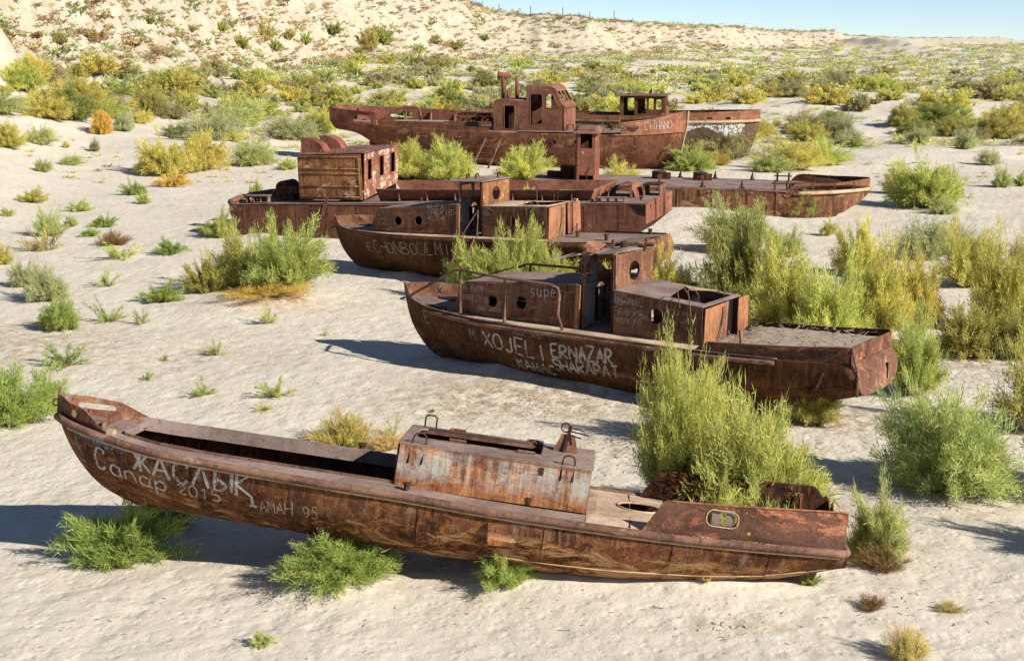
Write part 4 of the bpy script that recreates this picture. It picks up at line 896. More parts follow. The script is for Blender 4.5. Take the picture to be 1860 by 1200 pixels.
    write('painted_lettering', t, S, list('KAMAC'), (4.15, .34), (5.25, .30), .26, .046, M['chalk'], gap=.25)
    write('painted_lettering', t, S, list('SHARAPAT'), (5.26, .46), (7.05, .50), .30, .054, M['chalk'], gap=.22)
    write('scratched_lettering', t, S, ['M'], (2.75, .88), (2.95, .87), .30, .014, M['scratch']); write('scratched_lettering', t, S, ['E'], (.95, 1.02), (1.15, 1.0), .30, .020, M['scratch']); write('scratched_lettering', t, S, ['i'], (1.55, .85), (1.70, .75), .2, .014, M['scratch'])
    write('scratched_lettering', t, S, list('MAK AS'), (4.2, 1.20), (5.0, 1.21), .09, .010, M['scratch'])
    write('chalk_writing', t, cb, list('super'), (4.45, 2.08), (5.35, 2.14), .26, .020, M['chalk'], gap=.3)
    for w, z, x in ((['M', 'A', 'N-', 'A', 'L'], 2.18, 6.85), (['A', 'Ii', 'K', 'Uu', 'Ia'], 1.92, 6.83), (['N-', 'Uu', 'K', 'Uu', 'C'], 1.74, 6.83)): write('chalk_writing', t, cb, w, (x, z), (x + .62, z - .01), .14, .014, M['scratch'], gap=.3)
    write('chalk_writing', t, cb, ['A', '3', 'A', 'M'], (8.05, 2.06), (8.6, 2.05), .13, .014, M['scratch'], gap=.3); write('chalk_writing', t, cb, ['Ii', 'i', ' ', 'F', 'a', 'l', 'Ii', 'Ii'], (2.42, 2.05), (3.1, 2.06), .14, .015, M['chalk'], gap=.2)
    write('chalk_writing', t, cb, ['1', '9', '9', '8', ' ', '2', '1', ' ', '0', '6'], (2.40, 1.78), (3.25, 1.80), .14, .014, M['scratch'], gap=.2); write('chalk_writing', t, cb, ['C', 'e', 'n', ' ', '2', '0', '0', '5'], (2.9, 1.62), (3.6, 1.62), .09, .010, M['scratch'], gap=.2)
    return t
M['boat_sand'] = simple('dried_mud', (.36, .29, .21), .95, 14); M['straw'] = simple('dry_straw', (.40, .32, .20), .9)

# ---- flat hull of a barge from a side profile extruded across; each plate its own part
def barge_shell(t, prof_bot, prof_top, y0, y1, mside, mdeck, mend, taper=None, hole=None):
    """prof_bot / prof_top: lists of (x,z) from left to right; taper(x) -> inset of both sides"""
    tp = taper or (lambda x: 0.0)
    side = prof_bot + prof_top[::-1]
    plate('side_plating', side, [], lambda u, v: (u, y0 + tp(u), v), .02, mside, t, res=(40, 4), nrm=(0, -1, 0), rough=.014)
    plate('side_plating', side, [], lambda u, v: (u, y1 - tp(u), v), .02, mside, t, res=(40, 3), nrm=(0, 1, 0))
    xs = sorted(set([p[0] for p in prof_top] + list(np.linspace(prof_top[0][0], prof_top[-1][0], 24))))
    zt = lambda x: float(np.interp(x, [p[0] for p in prof_top], [p[1] for p in prof_top]))
    V = []; F = []
    for x in xs: V += [(x, y0 + tp(x) + .005, zt(x) - .01), (x, y1 - tp(x) - .005, zt(x) - .01)]
    for i in range(len(xs) - 1):
        if hole and hole[0] < (xs[i] + xs[i + 1]) / 2 < hole[1]:
            continue
        F.append((2 * i, 2 * i + 2, 2 * i + 3, 2 * i + 1))
    o = mesh_obj('deck', V, F, mdeck, t)
    V = []; F = []
    for x, z in prof_bot: V += [(x, y0 + tp(x) + .01, z), (x, y1 - tp(x) - .01, z)]
    for i in range(len(prof_bot) - 1): F.append((2 * i, 2 * i + 1, 2 * i + 3, 2 * i + 2))
    mesh_obj('bottom_plating', V, F, mend, t)

def barge_with_house():
    t = root_at('derelict_hopper_barge', G(440, 430), 18, -1.6)
    tag(t, 'wrecked barge with a boxy streaked cabin at one end and a long open hopper', 'barge', 'rusted wrecks on the sand')
    Wd = 4.8
    bot = [(-.50, 1.05), (-.34, .62), (.0, .1), (.25, -.15), (3, -.25), (15.6, -.25), (16.3, .1), (17.06, .72)]
    top = [(-.50, 1.33), (2, 1.38), (6.5, 1.44), (9.8, 1.50), (16.5, 1.50), (17.04, 1.50)]
    barge_shell(t, bot, top, 0, Wd, M['hull_barge'], M['deck_purple'], M['hull_barge'])
    # stern face: plates between two dark slots
    for (a, b, m, lab) in ((.02, 1.55, M['red_rust'], None), (1.78, 3.1, M['red_rust'], None), (3.4, 4.78, M['red_rust'], None)):
        plate('stern_plate', [(a, .72), (b, .72), (b, 1.52), (a, 1.52)], [ell((a + b) / 2 if a != 1.78 else 99, 1.28, .09, n=10)] if a != 1.78 else [], PYZ(17.06), .03, m, t, nrm=(1, 0, 0))
    MB().box((16.98, .02, .74), (17.05, 4.78, 1.46)).build('stern_backing', M['dark_rust_and_shade'], t)
    MB().bar((17.10, 1.66, .7), (17.10, 1.66, 1.5), .10, .08, (1, 0, 0)).build('stern_rib', M['cabin_brown'], t); MB().bar((17.10, 3.25, .7), (17.10, 3.25, 1.5), .10, .08, (1, 0, 0)).build('stern_rib', M['cabin_brown'], t)
    MB().prism([(0, 0), (.62, -.02), (.60, -.42), (.36, -.36), (.1, -.1)], (16.46, -.024, 1.46), (1, 0, 0), (0, 0, 1), .012).build('notch_shade_patch', M['black'], t)  # black patch laid on the plating, painted dark of a torn notch
    for x in np.arange(1.2, 16.2, 1.35): MB().bar((x, -.028, -.1), (x, -.028, 1.42), .014, .012, (0, 1, 0)).build('weld_seam', M['hull_barge'], t)
    MB().box((-.5, -.05, 1.36), (9, -.0, 1.40)).build('deck_edge', M['rail'], t)
    # bow
    MB().tube([(-.50, .1, 1.42), (-.60, 1.0, 1.48), (-.62, 2.4, 1.50), (-.58, 3.8, 1.48), (-.48, 4.7, 1.42)], .13, 9).build('bow_fender', M['cabin_brown'], t, True)
    for i in range(4): MB().tube([(-.30 + i * .16, .5 + i * .12, 1.40), (-.32 + i * .16, 1.7 + i * .1, 1.52), (-.30 + i * .18, 2.8, 1.44)], .06, 6).build('coiled_pipe', M['deck_tan'] if i == 1 else M['cabin_brown'], t, True)
    def bitt(x, y, w):
        m = MB(); m.box((x, y, 1.62 + .03), (x + w, y + .34, 1.66 + .03)); m.build('bitt_top', M['deck_purple'], t)
        for i in range(4): MB().prism([(0, 0), (.3, 0), (.3, .26), (.08, .26)], (x + .06 + i * (w - .14) / 3, y, 1.40), (0, 1, 0), (0, 0, 1), .03).build('bracket', M['rail'], t)
    bitt(.05, .3, 1.1); bitt(15.1, .3, 1.1)
    # box cabin
    x0, x1, ya, yb = 2.50, 5.30, .5, 4.0; zb, zt0 = 1.52, 3.30
    plate('cabin_side', [(x0, zb), (x1, zb), (x1, zt0 + .05), (x0, zt0)], [], PXZ(ya), .03, M['box_wall'], t, res=(10, 6), rough=.015, nrm=(0, -1, 0), label='streaked near wall of the boxy cabin')
    for z in (3.22, 2.74, 2.55, 2.04, 1.60): MB().tube([(x0 + .06, ya - .04, z), (x1 - .1, ya - .04, z + .02)], .032, 6).build('stiffener', M['box_wall'], t, True)
    MB().bar((x1 - .09, ya - .045, zb), (x1 - .09, ya - .045, zt0), .04, .05, (0, 1, 0)).build('stiffener', M['orange_rust'], t)
    for (x, z) in ((2.85, 3.02), (3.05, 3.05), (3.75, 3.0), (2.75, 2.60), (3.05, 2.6), (4.65, 2.95), (4.35, 2.1), (4.6, 2.1), (4.8, 2.1), (5.0, 2.1), (3.3, 1.85)):
        MB().tube([(x, ya - .03, z), (x + .02, ya - .17, z + .03)], .014, 5).build('peg', M['rail'], t)
    wy = [(.72, 1.18), (1.95, 2.42), (3.12, 3.62)]; zf = lambda y: (y - ya) / (yb - ya)
    plate('cabin_end', [(ya, zb), (yb, zb + .38), (yb, 3.42), (ya, 3.36)], [[(a, 2.25 + .04 * a), (b, 2.25 + .04 * b), (b, 3.08 + .04 * b), (a, 3.08 + .04 * a)] for a, b in wy], lambda u, v: (x1 + .10 * (v - zb) / 1.8 + .04, u, v), .03, M['box_white'], t, nrm=(1, 0, 0), label='cabin end with three window openings and white paint remains')
    for a, b in wy:
        m = MB(); zz = lambda y, o: o + .04 * y
        for (p, q) in (((a, zz(a, 2.23)), (b, zz(b, 2.23))), ((a, zz(a, 3.10)), (b, zz(b, 3.10))), ((a, zz(a, 2.23)), (a, zz(a, 3.10))), ((b, zz(b, 2.23)), (b, zz(b, 3.10)))):
            m.bar((x1 + .04 + .10 * (p[1] - zb) / 1.8 + .05, p[0], p[1]), (x1 + .04 + .10 * (q[1] - zb) / 1.8 + .05, q[0], q[1]), .05, .04, (1, 0, 0))
        m.build('window_frame', M['orange_rust'], t)
    plate('cabin_side', [(x0, zb), (x1, zb), (x1, 3.4), (x0, 3.36)], [], PXZ(yb), .03, M['dark_rust_and_shade'], t, nrm=(0, 1, 0)); plate('cabin_end', [(ya, zb), (yb, zb), (yb, 3.36), (ya, 3.3)], [], PYZ(x0), .03, M['dark_rust_and_shade'], t, nrm=(-1, 0, 0))
    plate('cabin_roof', [(x0 - .04, ya - .05), (x1 + .16, ya - .05), (x1 + .16, yb + .04), (x0 - .04, yb + .04)], [], lambda u, v: (u, v, 3.33 + .02 * (u - x0) + .02 * (v - ya)), .03, M['roof_rust'], t, nrm=(0, 0, 1))
    for i in range(6): MB().bar((x0 + .3 + i * .5, ya, 3.385 + .01 * i), (x0 + .3 + i * .5, yb, 3.45 + .01 * i), .012, .012).build('weld_seam', M['roof_rust'], t)
    for (x, y) in ((2.62, .55), (3.5, .6), (4.1, .7), (4.55, .55), (4.9, 2.0), (5.2, 3.4), (5.1, .6)): MB().tube([(x, y, 3.36), (x, y, 3.55)], .025, 5).build('roof_stub', M['cabin_brown'], t)
    for y in (1.0, 2.75):                                                   # two quarter-round covers on the roof
        pr = [(0, 0), (1.0, 0)] + [(1.0 * math.sin(R(a)) if False else .14 + .86 * math.cos(R(a)), .60 * math.sin(R(a))) for a in range(8, 90, 9)] + [(.0, .60)]
        o_ = MB().prism(pr, (2.42, y, 3.37), (1, 0, 0), (0, 0, 1), -.62).build('round_cover', M['red_rust'], t)
    # winch and gear left in the cabin's shade
    m = MB(); m.tube([(1.15, 1.6, 1.85), (1.15, 2.6, 1.85)], .32, 12); m.box((.85, 1.5, 1.4), (1.7, 2.7, 1.62)); m.build('winch_drum', M['dark_rust_and_shade'], t)
    MB().prism([(0, 0), (1.0, -.05), (1.1, -.3), (.0, -.4)], (.95, 1.45, 1.98), (1, 0, 0), (0, 0, 1), -.25).build('winch_cover', M['dark_rust_and_shade'], t); MB().box((1.9, 1.6, 1.4), (2.4, 2.2, 1.95)).build('gear_box', M['dark_rust_and_shade'], t)
    # hopper coaming
    hx0, hx1, hz = 5.85, 14.9, 1.93
    cl = lambda nm, pts, mat, n_=(0, 0, 1): mesh_solid(nm, pts, mat, t)
    cl('hopper_wall', [(hx0, 1.0, 1.44), (14.6, 1.0, 1.5), (hx1, .6, hz), (hx0, .6, hz)], M['red_rust']); cl('hopper_wall', [(hx0, 3.75, 1.2), (14.6, 3.75, 1.2), (hx1 + .1, 4.1, hz + .05), (hx0 - .6, 4.1, hz)], M['red_rust'])
    cl('hopper_wall', [(14.6, 1.0, 1.4), (14.6, 3.75, 1.4), (hx1 + .1, 4.1, hz + .05), (hx1, .6, hz)], M['orange_rust'])
    MB().tube([(hx0, .6, hz), (hx1, .6, hz), (hx1 + .1, 4.1, hz + .05)], .03, 6).build('coaming_cap', M['rail'], t); MB().tube([(hx0 - .6, 4.1, hz), (hx1 + .1, 4.1, hz + .05)], .03, 6).build('coaming_cap', M['rail'], t)
    for x in (6.8, 8.0, 9.2, 10.4, 11.6, 12.8, 14.0): MB().prism([(0, 0), (.38, 0), (.38, .40), (.02, .42)], (x, .62, 1.47), (0, 1, 0), (0, 0, 1), .03).build('bracket', M['rail'], t)
    for y in (1.6, 2.6, 3.5): MB().prism([(0, 0), (.30, 0), (.25, .45), (.2, .45)], (14.65, y, 1.47), (1, 0, 0), (0, 0, 1), .06).build('bracket', M['cabin_brown'], t)
    V = []; nx = 24
    rr = random.Random(9)
    for i in range(nx + 1):
        for j in range(7): V.append((hx0 + (14.6 - hx0) * i / nx, 1.0 + 2.75 * j / 6, 1.42 + rr.uniform(-.03, .05)))
    s_ = mesh_obj('sand_fill', V, [(i * 7 + j, (i + 1) * 7 + j, (i + 1) * 7 + j + 1, i * 7 + j + 1) for i in range(nx) for j in range(6)], M['boat_sand'], t, True); s_['kind'] = 'stuff'
    # half drum and gear by the stern
    pts = [(.55 * math.cos(R(a)), .50 * math.sin(R(a))) for a in range(0, 181, 12)]
    m = MB(); N = len(pts)
    v = [(15.6 + x, y, 1.5 + z) for y in (2.2, 3.6) for x, z in pts]; m.add(v, [(i, i + 1, i + 1 + N, i + N) for i in range(N - 1)]); m.build('half_drum', M['red_rust'], t)
    MB().box((15.95, 2.2, 1.5), (16.05, 3.6, 2.0)).build('drum_plate', M['orange_rust'], t); MB().box((16.3, 2.9, 1.9), (17.0, 3.9, 1.95)).build('frame_top', M['dark_rust_and_shade'], t)
    for x in (16.32, 16.95): MB().box((x, 2.9, 1.5), (x + .05, 3.9, 1.9)).build('frame_leg', M['cabin_brown'], t)
    for (x, y) in ((14.9, .4), (15.0, .8), (7.9, .35), (10.2, .3), (3.9, .1), (16.6, 1.3), (16.5, 2.0)): bollard((x, y, 1.48), M['dark_rust_and_shade'], t, .05, .12)
    MB().bar((3.95, -.06, 1.5), (3.72, -.06, .92), .14, .03, (0, 1, 0)).build('hanging_lug', M['cabin_brown'], t)
    MB().bar((12.8, .05, 1.5), (12.8, .02, 2.2), .04, .03).build('ladder_rail', M['rail'], t)
    return t
def mesh_solid(name, quad, mat, parent, th=.03):
    a, b, c, d = [Vector(p) for p in quad]; n = (b - a).cross(d - a).normalized() * th
    return MB().add([a, b, c, d, a + n, b + n, c + n, d + n], [(3, 2, 1, 0), (4, 5, 6, 7), (0, 1, 5, 4), (1, 2, 6, 5), (2, 3, 7, 6), (3, 0, 4, 7)]).build(name, mat, parent)
M['hull_barge'] = rust('even_brown_barge_plate', dark=(.070, .027, .019), mid=(.125, .050, .034), orange=(.24, .10, .05), hi_amt=.05, hi=(.34, .22, .13), seed=71.0, or_amt=.12, streak=.45)
M['roof_rust'] = rust('matt_roof_rust', dark=(.13, .058, .050), mid=(.20, .098, .082), orange=(.30, .15, .10), hi_amt=.0, seed=74.0, or_amt=.15, streak=.1)

def flat_barge():
    t = root_at('derelict_deck_barge', G(1000, 388), 9, .9)
    tag(t, 'flat decked rusty barge with a small upright deckhouse and bollards', 'barge', 'rusted wrecks on the sand')
    Wd = 5.0
    tp = lambda x: 0 if x < 11.2 else (x - 11.2) ** 2 * .145 + 0 * x
    bot = [(-1.2, -.2), (9, -.2), (11.6, -.1), (12.6, .12), (13.5, .42), (14.3, .85), (14.75, 1.25)]
    top = [(-1.2, 1.42), (4, 1.43), (9, 1.42), (12, 1.42), (14.0, 1.45), (14.75, 1.50)]
    tp2 = lambda x: min(2.44, 0 if x < 11.0 else 2.45 * ((x - 11.0) / 3.8) ** 2.0)
    barge_shell(t, bot, top, 0, Wd, M['hull_flat'], M['deck_purple'], M['hull_flat'], tp2)
    for x in (4.2, 5.9, 7.5, 9.1, 10.4, 12.0): MB().bar((x, tp2(x) - .03, -.1), (x, tp2(x) - .03, 1.38), .05, .05, (0, 1, 0)).build('stiffener', M['red_rust'], t)
    for x in (3.2, 5.0, 6.9, 8.8, 10.8):
        MB().tube([(x, -.05, 1.33), (x + .35, -.18, 1.30), (x + .5, -.05, 1.28)], .025, 5).build('side_bracket', M['rail'], t)
    MB().box((-1.2, -.03, 1.36), (11.2, -.0, 1.44)).build('deck_edge', M['rail'], t)
    for sd in (0, 1):
        L = [(x, (tp2(x) - .08) if sd == 0 else (Wd - tp2(x) + .08), 1.32 + (x - 11) * .02) for x in np.linspace(11.3, 14.75, 16)]
        MB().tube(L, .085, 8).build('bow_fender', M['wood'], t, True)
    # bow bulwark
    for sd in (0, 1):
        xa = 10.9 if sd == 0 else 11.2
        xs = np.linspace(xa, 14.72, 14); hb = lambda x: min(.33, (x - xa) * .9 + .03) + max(0, x - 13) * .08
        o = [(xa, 1.42), (14.72, 1.46)] + [(x, 1.44 + hb(x)) for x in xs[::-1]]
        plate('bow_bulwark', o, [], (lambda u, v: (u, tp2(u) - .10 * (v - 1.44), v)) if sd == 0 else (lambda u, v: (u, Wd - tp2(u) + .10 * (v - 1.44), v)), .02, M['cabin_brown'] if sd == 0 else M['dark_rust_and_shade'], t, res=(14, 2), nrm=(0, 1 - 2 * sd, 0))
        for x in (12.0, 13.0, 13.9):
            y = tp2(x) + .04 if sd == 0 else Wd - tp2(x) - .04
            MB().bar((x, y, 1.42), (x, y - .1 if sd == 0 else y + .1, 1.80), .05, .04).build('stanchion', M['rail'], t)
    MB().box((11.2, 1.2, 1.44), (12.8, 3.6, 1.47)).build('hatch_cover', M['dark_rust_and_shade'], t)
    # bitts and hatches
    for (x, y) in ((4.75, 3.9), (6.75, 3.9)):
        m = MB(); m.tube([(x, y, 1.42), (x, y, 1.74)], .30, 14); m.tube([(x + .05, y, 1.74), (x + .05, y, 1.79)], .36, 14); m.build('hatch_trunk', M['dark_rust_and_shade'], t)
        MB().box((x + .25, y - .2, 1.42), (x + .62, y + .25, 1.72)).build('hatch_box', M['dark_rust_and_shade'], t)
    def horn(x, y):
        m = MB(); m.tube([(x, y, 1.42), (x, y, 1.62)], .07, 8); m.tube([(x, y, 1.60), (x + .02, y, 1.80)], [.06, .025], 6); m.tube([(x - .12, y, 1.45), (x + .14, y, 1.45)], .04, 6); m.build('bollard', M['dark_rust_and_shade'], t)
    for x in (1.6, 5.0, 7.0, 8.8, 11.0): horn(x, .45)
    for x in (5.8, 7.5, 9.3): horn(x, 4.7)
    for (x, y) in ((10.3, .35), (10.5, 4.2)):
        for k in (0, .55):
            MB().tube([(x + k, y, 1.42), (x + k, y, 1.86)], .05, 7).build('bollard', M['dark_rust_and_shade'], t)
        MB().tube([(x - .15, y, 1.70), (x + .7, y, 1.70)], .035, 6).build('bitt_bar', M['dark_rust_and_shade'], t)
    # small upright deckhouse with rounded corners
    x0, x1, ya, yb = .95, 1.95, 1.5, 2.75; z0, z1 = 1.43, 3.86
    plate('house_side', [(x0 + .08, z0), (x1 - .08, z0), (x1 - .08, z1), (x0 + .08, z1)], [[(x0 + .22, 2.98), (x1 - .22, 2.98), (x1 - .22, 3.66), (x0 + .22, 3.66)], [(x0 + .18, z0 + .02), (x1 - .14, z0 + .02), (x1 - .14, z0 + .26), (x0 + .18, z0 + .26)]], PXZ(ya), .025, M['red_rust'], t, nrm=(0, -1, 0))
    plate('house_side', [(x0, z0), (x1, z0), (x1, z1), (x0, z1)], [], PXZ(yb), .025, M['dark_rust_and_shade'], t, nrm=(0, 1, 0)); plate('house_end', [(ya + .08, z0), (yb, z0), (yb, z1), (ya + .08, z1)], [], PYZ(x0), .025, M['dark_rust_and_shade'], t, nrm=(-1, 0, 0))
    plate('house_end', [(ya + .08, z0), (yb, z0), (yb, z1), (ya + .08, z1)], [[(ya + .75, 3.0), (ya + 1.0, 3.0), (ya + 1.0, 3.66), (ya + .75, 3.66)]], PYZ(x1), .025, M['red_rust'], t, nrm=(1, 0, 0))
    for x in (x0, x1):
        sg = 1 if x == x1 else -1
        pts = [(x - sg * .09 + sg * .09 * math.sin(R(a)), ya + .08 - .105 * math.cos(R(a))) for a in range(0, 91, 15)]
        V = [(px, py, z) for z in (z0, z1) for px, py in pts]; n = len(pts)
        mesh_obj('corner_plate', V, [(i, i + 1, i + 1 + n, i + n) for i in range(n - 1)], M['red_rust'], t, True)
    plate('house_roof', [(x0 - .14, ya - .16), (x1 + .16, ya - .14), (x1 + .16, yb + .1), (x0 - .14, yb + .1)], [], lambda u, v: (u, v, z1 + .14 - .28 * (v - (ya + yb) / 2 - .2) ** 2 - .16 * (u - (x0 + x1) / 2) ** 2), .03, M['roof_rust'], t, res=(6, 6), nrm=(0, 0, 1))
    MB().box((x0 + .28, ya - .045, 2.70), (x0 + .38, ya - .025, 2.84)).build('notice_plate', M['deck_tan'], t); MB().bar((1.45, ya - .04, 1.75), (1.65, ya - .04, 2.1), .05, .01, (0, 1, 0)).build('rip', M['dark_rust_and_shade'], t)
    MB().box((.1, 2.6, 1.43), (.75, 3.6, 2.0)).build('machinery_box', M['dark_rust_and_shade'], t); MB().box((-.6, 3.0, 1.43), (.1, 3.5, 1.7)).build('machinery_box', M['dark_rust_and_shade'], t)
    cbx = lambda x, z: 0
    return t
M['hull_flat'] = rust('flat_barge_side', dark=(.058, .024, .016), mid=(.135, .056, .034), orange=(.30, .14, .06), hi_amt=.18, hi=(.34, .24, .13), seed=81.0, or_amt=.25, streak=.75, hi_scale=1.2)

def tall_ship():
    t = root_at('derelict_tug', G(700, 300), 17, 0, 0, (0, 2.2, 0), .15)
    tag(t, 'largest rusty wreck with a rounded two step deckhouse and a cowl funnel', 'ship', 'rusted wrecks on the sand')
    H = Hull(-4.5, 19.3, ([0, .5, 1], [-4.35, -4.42, -4.5]), ([0, .15, .5, .8, 1], [18.6, 18.85, 19.0, 19.15, 19.3]),
             ([-4.5, -4.2, -3.2, -1.5, 1, 13, 15.5, 17, 18.3, 19.0, 19.3], [.7, 1.15, 1.75, 2.1, 2.25, 2.25, 2.1, 1.65, .95, .35, .03]),
             ([-4.5, -2, 0, 9, 15.7, 19.3], [2.62, 2.50, 2.42, 2.12, 2.08, 2.25]),
             ([-4.5, -3, -1.7, .5, 3, 17, 19.3], [2.0, 1.75, 1.1, .15, -.25, -.35, -.2]), ([-4.5, 0, 4, 13, 17, 19.3], [1.3, 1.5, 2.6, 2.8, 1.6, 1.05]))
    o = H.build(M['hull_ship'], t)
    H.transom(M['cabin_brown'], t, u=0.0)
    H.deck('deck', -4.4, 19.0, M['deck_purple'], t, camber=.06)
    # stern bulwark wraps round the left end; the near side is cut down amidships
    b1 = curve([-4.5, -1.0, -.55, -.45], [.86, .80, .80, .78])
    H.bulwark('stern_bulwark', -4.5, -.6, -1, lambda x: float(b1(x)), M['red_rust'], t, holes=[[(-2.3, .12), (-1.0, .12), (-1.0, .40), (-1.25, .55), (-1.9, .58), (-2.2, .42)]], n=20, lean=.05)
    b2 = curve([-4.5, 6.0, 9.0], [.88, .92, .88])
    H.bulwark('far_bulwark', -4.5, 7.0, 1, lambda x: float(b2(x)), M['red_rust'], t, holes=[rrect(-1.3, .25, .3, .62, .15)], n=30, lean=.05)
    ea, eb = H.edge(-4.5, -1), H.edge(-4.5, 1)
    plate('stern_bulwark', [(ea[1] - .03, 2.6), (eb[1] + .03, 2.6), (eb[1] + .03, 3.5), (ea[1] - .03, 3.46)], [], lambda u, v: (-4.52 - .06 * (1 - (u / .75) ** 2), u, v), .02, M['red_rust'], t, nrm=(-1, 0, 0), res=(4, 2))
    MB().tube([H.edge(x, 1, .05, float(b2(x))) for x in np.linspace(-4.4, 7, 24)], .03, 6).build('bulwark_cap', M['rail'], t, True); MB().tube([H.edge(x, -1, .05, float(b1(x))) for x in np.linspace(-4.4, -.6, 12)], .03, 6).build('bulwark_cap', M['rail'], t, True)
    for x in (-3.4, -.2, 1.6, 3.4, 5.2):
        e = H.edge(x, 1, -.06); MB().prism([(0, 0), (-.45, 0), (-.05, .8), (0, .8)], (x, e[1], e[2]), (0, 1, 0), (0, 0, 1), .05).build('bracket', M['cabin_brown'], t)
    # lower side wall of the cut-down part
    H.bulwark('side_bulwark', -.5, 7.1, -1, lambda x: .34 - .03 * x * .5, M['hull_ship'], t, n=20)
    # bow bulwarks with lettering
    b3 = curve([15.6, 15.9, 17.5, 19.28], [.75, .80, .95, 1.28])
    H.bulwark('bow_bulwark', 15.6, 19.27, -1, lambda x: float(b3(x)), M['orange_bow'], t, n=22, lean=.06, label='bow bulwark with scratched letters')
    H.bulwark('bow_bulwark', 14.6, 19.27, 1, lambda x: float(b3(x)) * .95, M['dark_rust_and_shade'], t, n=22, lean=.06)
    MB().tube([H.edge(x, -1, .02) for x in np.linspace(15.0, 19.2, 20)], .05, 6).build('rub_rail', M['orange_bow'], t, True)
    MB().tube([(18.62, 0, -.1), (18.87, -.02, .5), (19.05, -.02, 1.2), (19.2, -.02, 1.9), (19.36, -.02, 2.6), (19.42, -.02, 3.5)], .06, 7).build('stem_bar', M['wood'], t, True)
    e = H.edge(18.55, -1, 0, 0, .35); MB().tube([(18.5, e[1] + .1, .95), (18.5, e[1] - .06, .95)], .17, 12).build('hawse_shade_plug', M['black'], t); ring('hawse_rim', (18.5, e[1] - .07, .95), .18, 'y', .03, M['wood'], t)  # black plug painted as the dark inside the hawse hole
    e = H.edge(16.3, -1); MB().tube([(16.1, e[1] - .06, 2.55), (16.7, e[1] - .04, 2.55)], .11, 8).build('mooring_pipe', M['cabin_brown'], t)
    S = H.surf(-1)
    def sb(x, z): ee = H.edge(x, -1, -.02); return ee[1] - .06 * (z - ee[2]) - .03
    write('scratched_lettering', t, sb, ['R', ' ', 'C', 'I', 'T', 'H', 'A', 'N', 'O'], (16.55, 2.35), (18.55, 2.45), .50, .030, M['chalk'], gap=.12)
    # portholes of the hull: black discs painted as the dark inside
    for x in (9.96, 11.4, 12.8):
        y = S(x, 1.58); MB().tube([(x, y + .06, 1.58), (x, y - .012, 1.58)], .15, 14).build('porthole_shade_disc', M['black'], t); ring('porthole_rim', (x, y - .015, 1.58), .16, 'y', .022, M['rail'], t)
    for x in (2.0, 4.6, 7.2, 9.0, 12.2, 14.6): MB().tube([(x, S(x, z) - .004, z) for z in np.linspace(.1, 2.0, 10)], .014, 5).build('weld_seam', M['hull_ship'], t, True)
    for x in (2.6, 4.9): y = S(x, 1.8); MB().box((x, y - .12, 1.75), (x + .3, y + .02, 1.82)).build('side_lug', M['rail'], t)
    # deckhouse: low after part, taller wheelhouse with sloped windscreen
    yn, yf = -1.40, 1.30; zd = 2.15
    za, zbm = 4.08, 4.96
    mk = M['house_rust']
    side = [(7.15, zd), (11.80, zd), (11.80, 3.66), (11.10, zbm - .1), (10.95, zbm), (9.50, zbm), (9.36, zbm - .12), (9.30, za - .02), (8.9, za), (7.35, za), (7.2, za - .08), (7.15, za - .22)]
    holes = [rrect(7.86, 2.28, 8.55, 3.76, .14), rrect(9.58, 2.62, 10.38, 4.50, .14), [(10.62, 3.62), (11.46, 3.62), (11.44, 3.75), (11.02, 4.5), (10.8, 4.5), (10.62, 4.3)]]
    plate('deckhouse_side', side, holes, PXZ(yn), .03, mk, t, res=(14, 8), nrm=(0, -1, 0), label='near side of the tall rounded deckhouse with a doorway and windows')
    holes2 = [rrect(9.7, 2.9, 10.2, 4.5, .12), rrect(10.62, 3.6, 11.2, 4.4, .1)]
    plate('deckhouse_side', side, holes2, PXZ(yf), .03, mk, t, nrm=(0, 1, 0))
    for h in holes:
        MB().tube([(x, yn - .035, z) for x, z in h], .022, 5, closed=True).build('opening_rim', M['rail'], t, True)
    # roofs and ends with a rounded shoulder
    def band(name, pts, mat):
        V = []; n = len(pts)
        ys = [yn, yn + .03, yn + .10, yn + .2, yf - .2, yf - .10, yf - .03, yf]; drop = [.10, .045, .01, 0, 0, .01, .045, .10]
        for (x, z, nx_, nz_) in pts:
            for y, dd in zip(ys, drop): V.append((x - nx_ * dd * .8 + nx_ * .03, y, z - nz_ * dd * .8 + nz_ * .05))
        F = [(i * 8 + j, i * 8 + j + 1, (i + 1) * 8 + j + 1, (i + 1) * 8 + j) for i in range(n - 1) for j in range(7)]
        o = mesh_obj(name, V, F, mat, t, True); md = o.modifiers.new('t', 'SOLIDIFY'); md.thickness = .02; return o
    band('deckhouse_roof', [(9.34, 3.9, -1, 0), (9.36, zbm - .14, -1, 0), (9.42, zbm - .05, -.7, .7), (9.54, zbm, 0, 1), (10.2, zbm + .02, 0, 1), (10.95, zbm, 0, 1), (11.06, zbm - .05, .6, .8), (11.12, zbm - .14, .87, .5)], M['roof_rust'])
    band('deckhouse_roof', [(7.15, 2.2, -1, 0), (7.15, za - .2, -1, 0), (7.22, za - .07, -.7, .7), (7.36, za, 0, 1), (8.4, za + .01, 0, 1), (9.34, za, 0, 1)], M['roof_rust'])
    win = [[(yn + .25 + k * .85, .30), (yn + .25 + k * .85 + .52, .30), (yn + .25 + k * .85 + .52, .82), (yn + .25 + k * .85, .82)] for k in range(3)]
    plate('windscreen', [(yn, 0), (yf, 0), (yf, 1), (yn, 1)], win, lambda u, v: (11.80 - .70 * v + .02, u, 3.66 + 1.2 * v), .03, mk, t, label='sloped windscreen plate with three openings')
    for w in win: MB().tube([(11.80 - .70 * v + .055, u, 3.66 + 1.2 * v + .02) for u, v in w], .02, 5, closed=True).build('opening_rim', M['rail'], t)
